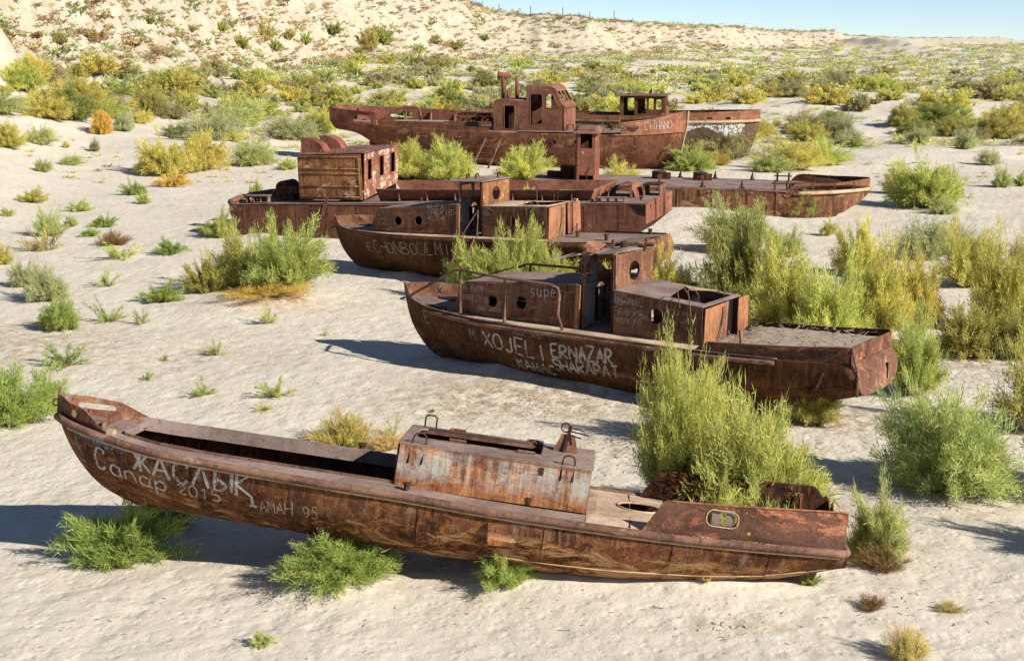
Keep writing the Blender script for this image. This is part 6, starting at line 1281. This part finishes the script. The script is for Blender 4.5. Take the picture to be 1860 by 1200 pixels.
T = [
 # around the foremost hull
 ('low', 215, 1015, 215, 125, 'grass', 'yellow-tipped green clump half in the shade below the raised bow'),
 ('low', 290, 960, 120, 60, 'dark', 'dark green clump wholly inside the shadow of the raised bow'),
 ('wide', 618, 1040, 235, 95, 'grass', 'dense green mat of foliage in front of the foremost hull'),
 ('low', 912, 1055, 125, 85, 'grass', 'small green tuft touching the foremost hull below its fairing'),
 ('small', 1472, 1062, 45, 26, 'grass', 'tiny green tuft under the stern of the foremost hull'),
 ('low', 1592, 1010, 135, 150, 'pale', 'light green plant with a reddish dry base behind the foremost stern'),
 ('tuft', 1600, 1030, 110, 50, 'brown', 'reddish brown dry twigs at the foot of the light green stern plant'),
 ('tuft', 1283, 1055, 38, 32, 'dry', 'bleached dry tuft against the foremost hull bottom'),
 ('tuft', 1342, 1052, 22, 26, 'dry', 'short bleached stalks beside the bleached tuft at the hull bottom'),
 ('plume', 1258, 800, 125, 190, 'bright', 'upright feathery tamarisk before the bow half of the chalked launch stern'),
 ('low', 1285, 868, 110, 70, 'green', 'low green bush at the far side of the foremost hull well'),
 ('wide', 1722, 885, 255, 205, 'pale', 'wide pale green shrub with tangled twigs right of the foremost hull'),
 ('plume', 1660, 715, 130, 190, 'green', 'green bush directly behind the stern of the chalked launch'),
 ('plume', 1480, 770, 110, 120, 'olive', 'brownish green thin bush under the stern of the chalked launch'),
 # thicket behind the chalked launch
 ('plume', 1335, 455, 140, 115, 'pale', 'pale yellow-green bush at the left end of the big thicket'),
 ('round', 1350, 560, 150, 195, 'dark', 'dark olive bush at the left of the thicket behind the chalked launch'),
 ('plume', 1418, 600, 180, 195, 'yg', 'yellow-green tamarisk above the orange cabin end of the chalked launch'),
 ('plume', 1510, 625, 150, 200, 'bright', 'bright tamarisk above the sand filled stern of the chalked launch'),
 ('plume', 1590, 610, 150, 215, 'yg', 'tall golden green tamarisk in the middle of the right thicket'),
 ('round', 1655, 590, 130, 150, 'yg', 'golden rounded shrub at the right end of the big thicket'),
 ('round', 1560, 500, 90, 110, 'yg', 'yellow-green shrub rising behind the middle of the thicket'),
 ('grey', 1680, 470, 110, 100, 'silver', 'silver grey shrub standing above the right thicket'),
 ('plume', 1760, 520, 130, 145, 'yg', 'golden bush at the upper left of the right hand clump'),
 ('plume', 1825, 600, 150, 210, 'yg', 'tall yellow-green bush at the right picture edge'),
 ('round', 1765, 645, 150, 110, 'olive', 'dark brownish green bush at the foot of the right hand clump'),
 ('plume', 1860, 650, 110, 130, 'olive', 'brown green bush cut by the right picture edge'),
 ('plume', 1900, 780, 190, 210, 'olive', 'bush mostly beyond the right picture edge that shades the sand'),
 ('plume', 1980, 900, 230, 230, 'olive', 'large bush beyond the right edge that shades the foreground sand'),
 ('plume', 2010, 1010, 200, 180, 'green', 'bush beyond the right edge nearest to the viewer'),
 # between the launches
 ('plume', 925, 552, 175, 155, 'green', 'green tamarisk between the two launches, left of the wheelhouse'),
 ('plume', 948, 545, 100, 172, 'bright', 'upright bright plume rising between the two launches'),
 ('plume', 858, 545, 120, 125, 'bright', 'light green plume next to the boarding ladder of the farther launch'),
 ('plume', 1010, 548, 100, 122, 'bright', 'small light plume behind the wheelhouse roof of the chalked launch'),
 ('plume', 1108, 548, 100, 105, 'yg', 'yellow bush between the stern of one launch and the wheelhouse of the other'),
 ('plume', 1200, 545, 110, 115, 'yg', 'yellow-green bush right of the chalked launch wheelhouse'),
 ('plume', 1248, 540, 80, 72, 'pale', 'pale low bush beyond the after cabin of the chalked launch'),
 # left big bush by the hopper barge
 ('plume', 520, 525, 175, 160, 'green', 'big green tamarisk in front of the hopper barge bow'),
 ('plume', 440, 520, 160, 120, 'olive', 'olive half of the big tamarisk clump before the hopper barge'),
 ('round', 375, 530, 80, 70, 'olive', 'small olive bush at the left foot of the big tamarisk clump'),
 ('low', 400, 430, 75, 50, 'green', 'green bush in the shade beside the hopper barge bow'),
 ('tuft', 490, 535, 200, 26, 'orange', 'dry orange litter grass around the big tamarisk clump'),
 ('small', 465, 355, 34, 30, 'green', 'small green shrub just beyond the hopper barge bow'),
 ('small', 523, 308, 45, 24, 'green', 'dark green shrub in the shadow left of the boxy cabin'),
 # between barge and ship
 ('round', 708, 272, 75, 48, 'yg', 'golden bush under the stern of the largest wreck'),
 ('plume', 740, 325, 120, 85, 'yg', 'yellow-green bush right of the boxy cabin'),
 ('plume', 815, 328, 120, 90, 'bright', 'bright bush left of the wide ladder'),
 ('plume', 780, 318, 100, 70, 'green', 'darker green bush behind the bright one left of the wide ladder'),
 ('plume', 955, 328, 130, 82, 'bright', 'wide bright bush under the deckhouse of the largest wreck'),
 ('round', 1030, 296, 60, 40, 'bright', 'small bush between the largest wreck and the upright deckhouse'),
 ('small', 1028, 325, 40, 24, 'green', 'small green tuft left of the upright deckhouse foot'),
 ('plume', 1130, 350, 95, 72, 'yg', 'feathery yellow-green bush on the right of the upright deckhouse'),
 ('tuft', 1128, 290, 55, 70, 'dry', 'dry stalks behind the upright deckhouse'),
 ('grey', 1308, 290, 135, 72, 'grey', 'brown grey twiggy bush in front of the white brushed bow'),
 ('plume', 1262, 285, 50, 80, 'yg', 'golden bush between the two ship bows'),
 ('low', 1255, 308, 110, 48, 'green', 'green low bush at the stem of the largest wreck'),
 ('tuft', 1305, 300, 60, 26, 'orange', 'orange dry plant at the foot of the brown grey twiggy bush'),
 ('plume', 1440, 308, 130, 75, 'yg', 'yellow-green bush beyond the bow of the flat barge'),
 ('low', 1395, 312, 80, 40, 'pale', 'greyish green plant left beyond the flat barge bow'),
 ('plume', 1500, 300, 90, 62, 'bright', 'light bush right beyond the flat barge bow'),
 ('round', 1470, 255, 75, 42, 'yg', 'golden shrub in the row beyond the flat barge'),
 ('round', 1680, 375, 150, 105, 'bright', 'large green and gold bush right of the flat barge bow'),
 ('round', 1635, 352, 60, 50, 'olive', 'small olive shrub just right of the flat barge bow'),
 ('grey', 1715, 388, 60, 35, 'pale', 'pale low plant at the foot of the large green and gold bush'),
 ('plume', 1450, 392, 95, 58, 'grass', 'dark green bush in front of the flat barge side'),
 ('plume', 1490, 390, 40, 45, 'bright', 'narrow green plant in front of the flat barge bow'),
 ('small', 1505, 428, 45, 34, 'yg', 'small yellowish plant on the sand below the flat barge bow'),
 ('plume', 1430, 465, 75, 60, 'pale', 'pale bush tip standing behind the dark olive bush'),
 ('grey', 1735, 455, 80, 60, 'silver', 'silver plant between the right clump and the large green and gold bush'),
 ('grey', 1850, 480, 40, 60, 'grey', 'grey twiggy plant at the right picture edge'),
 # left side sand
 ('plume', 20, 770, 180, 150, 'grass', 'large green bush at the left picture edge beside the raised bow'),
 ('plume', 85, 745, 80, 90, 'grass', 'smaller half of the green bush at the left picture edge'),
 ('round', 110, 598, 82, 72, 'grass', 'round green bush alone on the left sand'),
 ('grey', 85, 545, 95, 78, 'silver', 'silver grey shrub above the round green bush'),
 ('grey', 45, 520, 60, 60, 'silver', 'silver grey shrub nearest to the left picture edge'),
 ('grey', 88, 428, 55, 60, 'pale', 'pale wispy grey shrub in the upper left sand'),
 ('wisp', 85, 455, 90, 60, 'dry', 'faint dry brush between the two silver grey shrubs'),
 ('wisp', 120, 665, 115, 52, 'grass', 'sprawling green herb left of the raised bow'),
 ('wisp', 195, 585, 66, 46, 'grass', 'light green herb right of the round green bush'),
 ('wisp', 258, 588, 44, 34, 'pale', 'pale small herb on open sand, second from the round bush'),
 ('small', 295, 548, 84, 42, 'grass', 'low green bush left of the big tamarisk clump'),
 ('small', 310, 462, 62, 34, 'grass', 'green shrub alone left above the big tamarisk clump'),
 ('wisp', 222, 470, 100, 38, 'bright', 'sprawling yellow-green herb in the left middle sand'),
 ('wisp', 195, 520, 50, 40, 'pale', 'thin pale herb below the sprawling yellow-green one'),
 ('tuft', 207, 445, 66, 30, 'brown', 'brownish dead cushion plant in the left middle sand'),
 ('small', 192, 412, 50, 28, 'grass', 'green small bush above the brownish cushion plant'),
 ('small', 165, 430, 44, 20, 'grass', 'tiny green plant left of the brownish cushion plant'),
 ('small', 145, 384, 52, 26, 'pale', 'flat pale green cushion in the upper left sand'),
 ('small', 130, 412, 30, 28, 'pale', 'thin green plant under the flat pale cushion'),
 ('small', 60, 368, 60, 32, 'yg', 'yellowish low bush in the upper left sand'),
 ('small', 14, 393, 34, 20, 'pale', 'small pale plant at the left picture edge'),
 ('round', 0, 480, 46, 46, 'yg', 'yellow bush cut by the left picture edge'),
 ('small', 243, 354, 50, 30, 'grass', 'dark green low bush, upper of a pair below the golden bushes'),
 ('small', 260, 370, 40, 24, 'green', 'dark green low bush, lower of a pair below the golden bushes'),
 ('wisp', 487, 588, 46, 48, 'pale', 'single pale green sapling on the open sand below the big clump'),
 ('wisp', 395, 645, 62, 36, 'pale', 'thin sprawling herb on the open sand'),
 ('wisp', 368, 718, 66, 34, 'grass', 'flat green herb on the sand above the foremost boat hold, left one'),
 ('wisp', 500, 720, 80, 42, 'bright', 'branching green herb on the sand above the foremost boat hold, right one'),
 ('wisp', 268, 690, 30, 22, 'grass', 'tiny green seedling left of the flat green herb'),
 ('wisp', 300, 655, 22, 16, 'grass', 'tiny seedling above the tiny green seedling'),
 ('wisp', 478, 745, 50, 16, 'yg', 'low yellow sprig just above the foremost boat hold'),
 ('wisp', 590, 610, 14, 16, 'bright', 'single sprout at the tip of the launch shadow'),
 ('small', 785, 748, 12, 8, 'grass', 'tiny green rosette above the trunk cabin'),
 ('tuft', 620, 808, 140, 72, 'dry', 'straw coloured bush behind the open hold'),
 ('small', 620, 810, 100, 62, 'yg', 'yellowish growth inside the straw coloured bush'),
 ('tuft', 705, 815, 80, 42, 'dry', 'straw coloured tuft left behind the trunk cabin'),
 ('wisp', 715, 790, 30, 50, 'pale', 'thin pale stems behind the trunk cabin'),
 # foreground right and front
 ('tuft', 1645, 1195, 95, 72, 'dry', 'straw coloured tuft at the lower right picture edge'),
 ('wisp', 1650, 1198, 70, 60, 'yg', 'green shoots inside the lower right straw tuft'),
 ('tuft', 1585, 1105, 60, 30, 'brown', 'dark dry twigs lying on the right foreground sand'),
 ('tuft', 1725, 1108, 55, 20, 'dry', 'small flat straw tuft in the right foreground'),
 ('small', 478, 1172, 48, 36, 'pale', 'small yellow-green seedling in the lower left foreground'),
 ('wisp', 1480, 925, 50, 60, 'pale', 'thin green stems standing in the after well'),
 # golden pair and their row
 ('round', 300, 318, 118, 80, 'yg', 'golden round bush, left one of a pair on the dune'),
 ('round', 368, 308, 100, 76, 'yg', 'golden green round bush, right one of a pair on the dune'),
 ('small', 315, 338, 80, 34, 'orange', 'low orange yellow growth at the front of the golden pair'),
 ('grey', 460, 300, 90, 62, 'pale', 'pale yellow feathery bush right of the golden pair'),
 ('round', 12, 268, 70, 52, 'yg', 'golden bush on the upper left edge of the sand'),
 ('grey', 75, 262, 60, 42, 'pale', 'pale grey bush next to the golden one on the upper left'),
 ('round', 140, 190, 100, 58, 'yg', 'broad golden bush below the clay slope'),
 ('round', 278, 208, 58, 56, 'olive', 'two headed olive bush on the dune crest'),
 ('round', 186, 243, 44, 52, 'orange', 'orange gold upright bush in front of the dune crest'),
 ('grey', 225, 238, 46, 44, 'silver', 'silver bush leaning on the orange gold one'),
 ('grey', 435, 228, 130, 66, 'pale', 'wide grey green bush mass below the slope'),
 ('round', 428, 205, 50, 42, 'yg', 'gold bush standing in the wide grey green mass'),
 ('round', 585, 240, 70, 50, 'yg', 'golden bush left of the largest wreck stern'),
 ('grey', 130, 300, 46, 24, 'pale', 'pale cushion on the left sand below the golden bushes'),
 ('grey', 78, 312, 34, 30, 'pale', 'pale small bush on the far left sand'),
 ('grey', 172, 275, 22, 28, 'grey', 'thin grey sapling on the left sand'),
 ('small', 120, 268, 20, 14, 'yg', 'tiny yellow cushion on the left sand'),
 # right middle ground
 ('grey', 1530, 250, 60, 54, 'silver', 'silver bush on the dune right of the rear ship'),
 ('small', 1552, 268, 34, 26, 'grass', 'green shrub beside the silver bush on the right dune'),
 ('grey', 1515, 215, 40, 20, 'dark', 'dark flat bush on the right dune crest'),
 ('small', 1465, 230, 24, 22, 'grass', 'small green bush left of the silver bush'),
 ('small', 1432, 233, 20, 16, 'yg', 'tiny bush, second to the left of the silver bush'),
 ('small', 1410, 230, 20, 14, 'olive', 'tiny bush, third to the left of the silver bush'),
 ('grey', 1440, 175, 90, 38, 'grey', 'long low brownish bush beyond the rear ship'),
 ('round', 1600, 168, 76, 38, 'bright', 'bright green bush on the crest of the right dune'),
 ('grey', 1520, 160, 80, 44, 'grey', 'grey brown bush on the crest left of the bright green one'),
 ('grey', 1670, 262, 50, 40, 'silver', 'silver bush on the right sand slope'),
 ('round', 1640, 228, 66, 46, 'olive', 'olive bush on the right sand slope'),
 ('round', 1730, 245, 70, 40, 'olive', 'olive spreading bush in the right row'),
 ('grey', 1755, 270, 50, 44, 'silver', 'silver bush in the right row'),
 ('round', 1810, 250, 90, 56, 'olive', 'dark olive bush at the right picture edge row'),
 ('grey', 1795, 300, 44, 40, 'silver', 'grey bush alone on the right sand'),
 ('grey', 1820, 340, 42, 44, 'pale', 'pale bush, lower right of the grey one'),
 ('small', 1852, 338, 30, 30, 'green', 'green bush on the far right sand'),
]
for r_ in T: plant(*r_)
SL = [(274, 44, 22, 16, 'dark', 'dark green shrub high on the clay slope, left of centre'), (294, 62, 14, 8, 'olive', 'tiny olive shrub just below the dark one high on the slope'), (347, 56, 26, 16, 'dark', 'dark shrub on the slope above the gully'),
 (404, 57, 28, 22, 'green', 'green shrub half way up the slope'), (440, 88, 30, 30, 'olive', 'olive shrub on the lower slope, left one of a loose row'), (480, 72, 44, 40, 'olive', 'big olive shrub cluster in the loose row on the slope'),
 (500, 92, 30, 24, 'green', 'green shrub under the big olive cluster'), (525, 72, 20, 26, 'olive', 'narrow shrub right of the big olive cluster'), (555, 80, 24, 30, 'green', 'green shrub right of the narrow one on the slope'),
 (605, 62, 34, 26, 'dark', 'dark green shrub above the end of the loose row'), (668, 90, 50, 42, 'olive', 'large olive shrub where the slope meets the flat'), (695, 80, 50, 44, 'green', 'large green shrub beside the olive one at the slope foot'),
 (168, 72, 34, 24, 'olive', 'olive shrub on the bare clay at the upper left'), (108, 80, 34, 28, 'olive', 'grey olive shrub on the bare clay, left of its neighbour'), (66, 66, 30, 14, 'brown', 'reddish low shrub near the upper left corner'),
 (5, 44, 18, 20, 'dark', 'dark shrub in the upper left corner'), (245, 86, 24, 14, 'brown', 'brown shrub under the clay ledge'), (650, 100, 30, 18, 'olive', 'low shrub on the slope foot before the big pair'), (760, 96, 30, 20, 'green', 'green shrub on the slope foot, centre of the picture'),
 (792, 78, 26, 16, 'olive', 'olive shrub on the descending ridge'), (825, 88, 40, 20, 'olive', 'olive clump where the ridge meets the bluff'), (880, 74, 24, 14, 'dark', 'dark shrub at the bluff foot')]
for a_, b_, c_, d_, e_, f_ in SL: plant('far', a_, b_, c_, d_, e_, f_, group='shrubs on the clay slope')
# the tall tamarisk growing up through the open well of the foremost hull
w1 = boat_pt(b1, (11.15, 1.95, 0)); w2 = boat_pt(b1, (10.9, 1.5, 0)); w0 = boat_pt(b1, (10.62, .30, 0))
plant('plume', 0, 0, 96, 172, 'bright', 'drooping green tamarisk branches inside the open after well', xy=(w0.x, w0.y), idx=0)
plant('wide', 0, 0, 305, 285, 'bright', 'broad tall tamarisk overhanging the open after well from behind', xy=(w1.x, w1.y), idx=0)
plant('tall', 0, 0, 185, 325, 'bright', 'upright tamarisk left of the broad one behind the after well', xy=(w2.x - .90, w2.y + 1.0), idx=1)
w3 = boat_pt(b4, (11.8, 2.2, 1.45)); o = plant('small', 0, 0, 34, 26, 'bright', 'green tuft growing in the sand of the long hopper', xy=(w3.x, w3.y)); o.location.z = w3.z
w3 = boat_pt(b6, (14.0, -.6, 2.2)); o = plant('small', 0, 0, 16, 14, 'green', 'green tuft on the deck of the largest wreck', xy=(w3.x, w3.y)); o.location.z = w3.z

# shrubs of the middle distance, scattered singly
def clear_of_wrecks(x, y, m=1.0):
    for b, (xa, xb, ya, yb) in ((b1, (-.5, 12.6, -1.6, 1.6)), (b2, (-.5, 13, -1.7, 1.7)), (b3, (-.5, 13, -1.7, 1.7)), (b4, (-1, 17.5, -.5, 5.3)), (b5, (-1.5, 15, -.5, 5.5)), (b6, (-5, 19.8, -2.6, 2.6)), (b7, (-21.5, 1.2, -2.4, 2.4))):
        q = b.matrix_basis.inverted() @ Vector((x, y, 0))
        if xa - m < q.x < xb + m and ya - m < q.y < yb + m: return False
    return True
ROWS = [((880, 1235), 'beyond the rear wheelhouse'), ((600, 880), 'beyond the largest wreck'), ((-80, 300), 'under the left slope'), ((300, 600), 'under the middle slope'), ((1235, 1560), 'beyond the brushed bow'), ((1560, 1930), 'on the far flats')]
def where(px):
    for (a, c), s in ROWS:
        if a <= px < c: return s
    return 'on the far flats'
LOOK = [('round', 'yg', 'golden'), ('round', 'olive', 'olive'), ('grey', 'silver', 'silver grey'), ('round', 'bright', 'light green'), ('grey', 'grey', 'brown grey'), ('round', 'yg', 'yellow-green'), ('grey', 'pale', 'pale'), ('round', 'dark', 'dark green')]
MIDL = {}; taken = [(o.location.x, o.location.y, o.scale[0]) for o in PLANTS]; rs = random.Random(5); n_mid = 0; tries = 0; count = {}
while n_mid < 345 and tries < 9000:
    tries += 1
    px = rs.uniform(-60, 1920); py = 98 + (rs.random() ** 1.1) * 165
    if px < 900 and py < 110 + (900 - px) * .02: continue
    if px < 560 and py > 225 and rs.random() < .85: continue
    if px > 1250 and py > 190 and rs.random() < .72: continue
    if 600 < px < 1250 and py > 215: continue
    q = ground_at(px, py)
    if q is None or q[3] > 330: continue
    x, y, z, dep = q
    big = rs.uniform(.8, 2.0) * (1 if rs.random() < .75 else .6); rad = 1.25 * big
    if not clear_of_wrecks(x, y, 1.6): continue
    if any((x - a) ** 2 + (y - b) ** 2 < (.60 * (rad + c)) ** 2 for a, b, c in taken): continue
    k, c, nm = rs.choice(LOOK); n_mid += 1
    taken.append((x, y, rad)); hpx = rad * 1.15 * Fpx / dep; wpx = rad * 2 * Fpx / dep * rs.uniform(.9, 1.3)
    kind = 'far' if dep > 135 else k
    size = 'large' if big > 1.4 else ('low' if big < .8 else 'medium')
    band = 'in the nearest rank' if dep < 118 else ('in the middle rank' if dep < 175 else 'in the farthest rank'); count[band] = 1
    lab = f'{size} {nm} shrub {band} {where(px)}'
    plant(kind, px, py, wpx, hpx, c, lab, xy=(x, y), group='shrubs scattered over the middle distance'); MIDL.setdefault(lab, []).append((px, PLANTS[-1]))
ORD = ['leftmost', 'second', 'third', 'fourth', 'fifth', 'sixth', 'seventh', 'eighth', 'ninth', 'tenth']
for lab, L in MIDL.items():
    if len(L) > 1:
        for i, (_, o_) in enumerate(sorted(L, key=lambda q: q[0])[:10]): o_['label'] = (ORD[i] + (' from the left ' if i else ' ') + lab)
# scrub on the bluff slope and beyond, too many to count
def far_scrub():
    g = np.random.default_rng(3); protoV = []
    for o_ in range(8):
        me = bush_mesh('tmp', 200 + o_, 24, 90, 86, .26, .14, .3, .9, .1, wood=False, rmin=.5, tri=True) if o_ < 5 else bush_mesh('tmp', 200 + o_, 34, 300, 86, .17, .055, .3, .9, .1, wood=False, rmin=.5, tri=True)
        v = np.empty(len(me.vertices) * 3, np.float32); me.vertices.foreach_get('co', v); f = np.array([p.vertices[:] for p in me.polygons]); c = np.empty(len(me.vertices) * 3, np.float32); me.attributes['tint'].data.foreach_get('vector', c)
        protoV.append((v.reshape(-1, 3), f, c.reshape(-1, 3))); bpy.data.meshes.remove(me)
    for (name, n, d0, d1, palette, fn, lab) in (
        ('slope_scrub', 9000, 95, 950, ('brown', 'dry', 'ochre', 'olive', 'dark', 'ochre', 'brown', 'pale'), 'slope', 'sparse reddish and dark scrub dotted over the clay slope and bluff'),
        ('low_scrub', 1800, 108, 230, ('yg', 'olive', 'green', 'yg', 'grey', 'pale', 'bright'), 'flat', 'patchy low scrub between the single shrubs of the middle distance'),
        ('flat_scrub', 12500, 215, 3000, ('yg', 'olive', 'green', 'yg', 'grey', 'pale', 'grey', 'olive'), 'flat', 'mass of yellow-green scrub covering the far flats to the horizon'),
        ('ground_weeds', 900, 80, 220, ('dry', 'pale', 'yg', 'grey', 'orange'), 'weeds', 'faint dry weeds between the shrubs')):
        P = []; tries = 0
        while sum(len(p) for p in P) < n and tries < 60:
            tries += 1; m = 4000
            a = g.uniform(-.52, .52, m); d = np.exp(g.uniform(np.log(d0), np.log(d1), m)); x = a * d; y = d
            z = terrain(x, y); e = .8; nz = np.hypot(terrain(x + e, y) - z, terrain(x, y + e) - z) / e
            az = 930 + 2583 * a; db = np.interp(az, AZ, DB)
            dens = (fbm(x / 14, y / 14, 90, 3) > -.06) | (d > 260); kn = ((x - 232) / 26) ** 2 + ((y - 900) / 70) ** 2 > 1
            if fn == 'slope': ok = (d > db * .93) & (d < db + 75) & (nz > .05) & (az < 1650) & (g.random(m) < np.clip(d / 260, .35, 1))
            elif fn == 'flat': ok = (((d < db * .97) & (d > max(105, d0))) | (d > db + 55) | ((az > 1560) & (d > 700))) & dens & kn & (nz < .5)
            else: ok = (d < db * .9) & dens
            x, y, z, d, az = x[ok], y[ok], z[ok], d[ok], az[ok]
            if fn == 'weeds' or d0 < 200: 
                kk = [i for i in range(len(x)) if d[i] > 135 or clear_of_wrecks(float(x[i]), float(y[i]), .8)]; x, y, z, d, az = x[kk], y[kk], z[kk], d[kk], az[kk]
            P.append(np.stack([x, y, z, d], 1))
        P = np.concatenate(P)[:n]
        Vs, Fs, Cs = [], [], []; base = 0; tint = []
        for i, (x, y, z, d) in enumerate(P):
            v, f, c = protoV[5 + i % 3 if name == 'low_scrub' else i % 5]; 
            s = g.uniform(.35, .95) * (1.15 if fn == 'slope' else (1.0 if name == 'low_scrub' else 1.75) if fn == 'flat' else .45) * (1 + min(d, 1500) / 500 * (.62 if name == 'flat_scrub' else .25 if name == 'slope_scrub' else .0))
            if fn == 'slope' and g.random() < .12: s *= 1.9
            v2 = v * [s * g.uniform(1, 1.5), s * g.uniform(1, 1.5), s * g.uniform(.6, 1.0)] + [x, y, z - .05]
            Vs.append(v2); Fs.append(f + base); base += len(v2); col = np.array(PAL[palette[g.integers(len(palette))]]) * g.uniform(.95, 1.35)
            tint.append(np.repeat(col[None] , len(v2), 0) * (.75 + .5 * c[:, :1]))
        V = np.concatenate(Vs); F = np.concatenate(Fs); C = np.concatenate(tint)
        me = bpy.data.meshes.new(name); me.vertices.add(len(V)); me.vertices.foreach_set('co', V.ravel().astype(np.float32)); me.loops.add(F.size); me.loops.foreach_set('vertex_index', F.ravel().astype(np.int32))
        me.polygons.add(len(F)); me.polygons.foreach_set('loop_start', np.arange(0, F.size, 3, dtype=np.int32)); me.polygons.foreach_set('loop_total', np.full(len(F), 3, np.int32)); me.update()
        at = me.attributes.new('tint', 'FLOAT_VECTOR', 'POINT'); at.data.foreach_set('vector', C.ravel().astype(np.float32)); me.materials.append(M['scrub'])
        o = bpy.data.objects.new(name, me); COL.objects.link(o); o['kind'] = 'stuff'; o['label'] = lab
n_ = NT('scrub_foliage'); at_ = n_.n('ShaderNodeAttribute'); at_.attribute_name = 'tint'; n_.t.nodes.remove(n_.bsdf)
d_ = n_.n('ShaderNodeBsdfDiffuse'); tr_ = n_.n('ShaderNodeBsdfTranslucent'); ms_ = n_.n('ShaderNodeMixShader'); ms_.inputs[0].default_value = .35
n_.link(at_.outputs['Color'], d_.inputs[0]); n_.link(at_.outputs['Color'], tr_.inputs[0]); n_.link(d_.outputs[0], ms_.inputs[1]); n_.link(tr_.outputs[0], ms_.inputs[2]); n_.link(ms_.outputs[0], n_.out.inputs[0]); M['scrub'] = n_.m
far_scrub()

# ------------------------------------------------------------------ debris and far poles
def debris():
    rr = random.Random(21); m = MB(); spots = [(960, 735, 190, 32, 340), (1150, 812, 120, 34, 150), (1530, 765, 60, 25, 130), (640, 1015, 170, 22, 120), (900, 1075, 420, 20, 150), (1500, 1100, 330, 60, 60), (900, 950, 1200, 250, 420), (300, 640, 400, 90, 120), (1330, 1145, 90, 14, 25), (1780, 690, 100, 40, 120), (480, 556, 150, 14, 90)]
    for (cx, cy, sx, sy, n) in spots:
        for _ in range(n):
            px, py = rr.gauss(cx, sx * .5), rr.gauss(cy, sy * .5)
            if py < 150 or py > 1230: continue
            g = G(px, py); x, y = g[0], g[1]
            if not clear_of_wrecks(x, y, -.3): continue
            z = gz(x, y); a = rr.uniform(0, 6.28); l = rr.uniform(.02, .085) * (3.0 if rr.random() < .03 else 1)
            m.bar((x, y, z + .006), (x + l * math.cos(a), y + l * math.sin(a), z + rr.uniform(.005, .03)), rr.uniform(.004, .010), .006)
    o = m.build('twig_litter', M['twig'], None, kind='stuff', label='dry twigs and bits strewn on the sand')
    o['kind'] = 'stuff'
M['twig'] = simple('grey_brown_twigs', (.15, .11, .075), .9)
debris()
for px, top, lab in ((907, 15, 'leftmost thin pole on the bluff skyline'), (963, 14, 'second thin pole from the slope on the skyline'), (1020, 16, 'middle thin pole on the bluff skyline'), (1068, 24, 'short thin pole, second from the right on the skyline'), (1111, 22, 'rightmost thin pole on the bluff skyline')):
    a = (px - 930) / 2583; d = float(np.interp(px, AZ, DB)) + 75; x, y = a * d, d; z = gz(x, y)
    ztop = CAM_H + (72 - top) / Fpx * d * 1.0
    o = empty('utility_pole', (x, y, z)); tag(o, lab, 'pole', 'thin poles on the bluff skyline')
    MB().tube([(0, 0, -.3), (0, .0, max(3, ztop - z))], .13, 6).build('pole', M['dark_rust_and_shade'], o)
print('tris', tri_count()); print('objects', len(bpy.data.objects), 'plants', len(PLANTS), 'mid', n_mid)
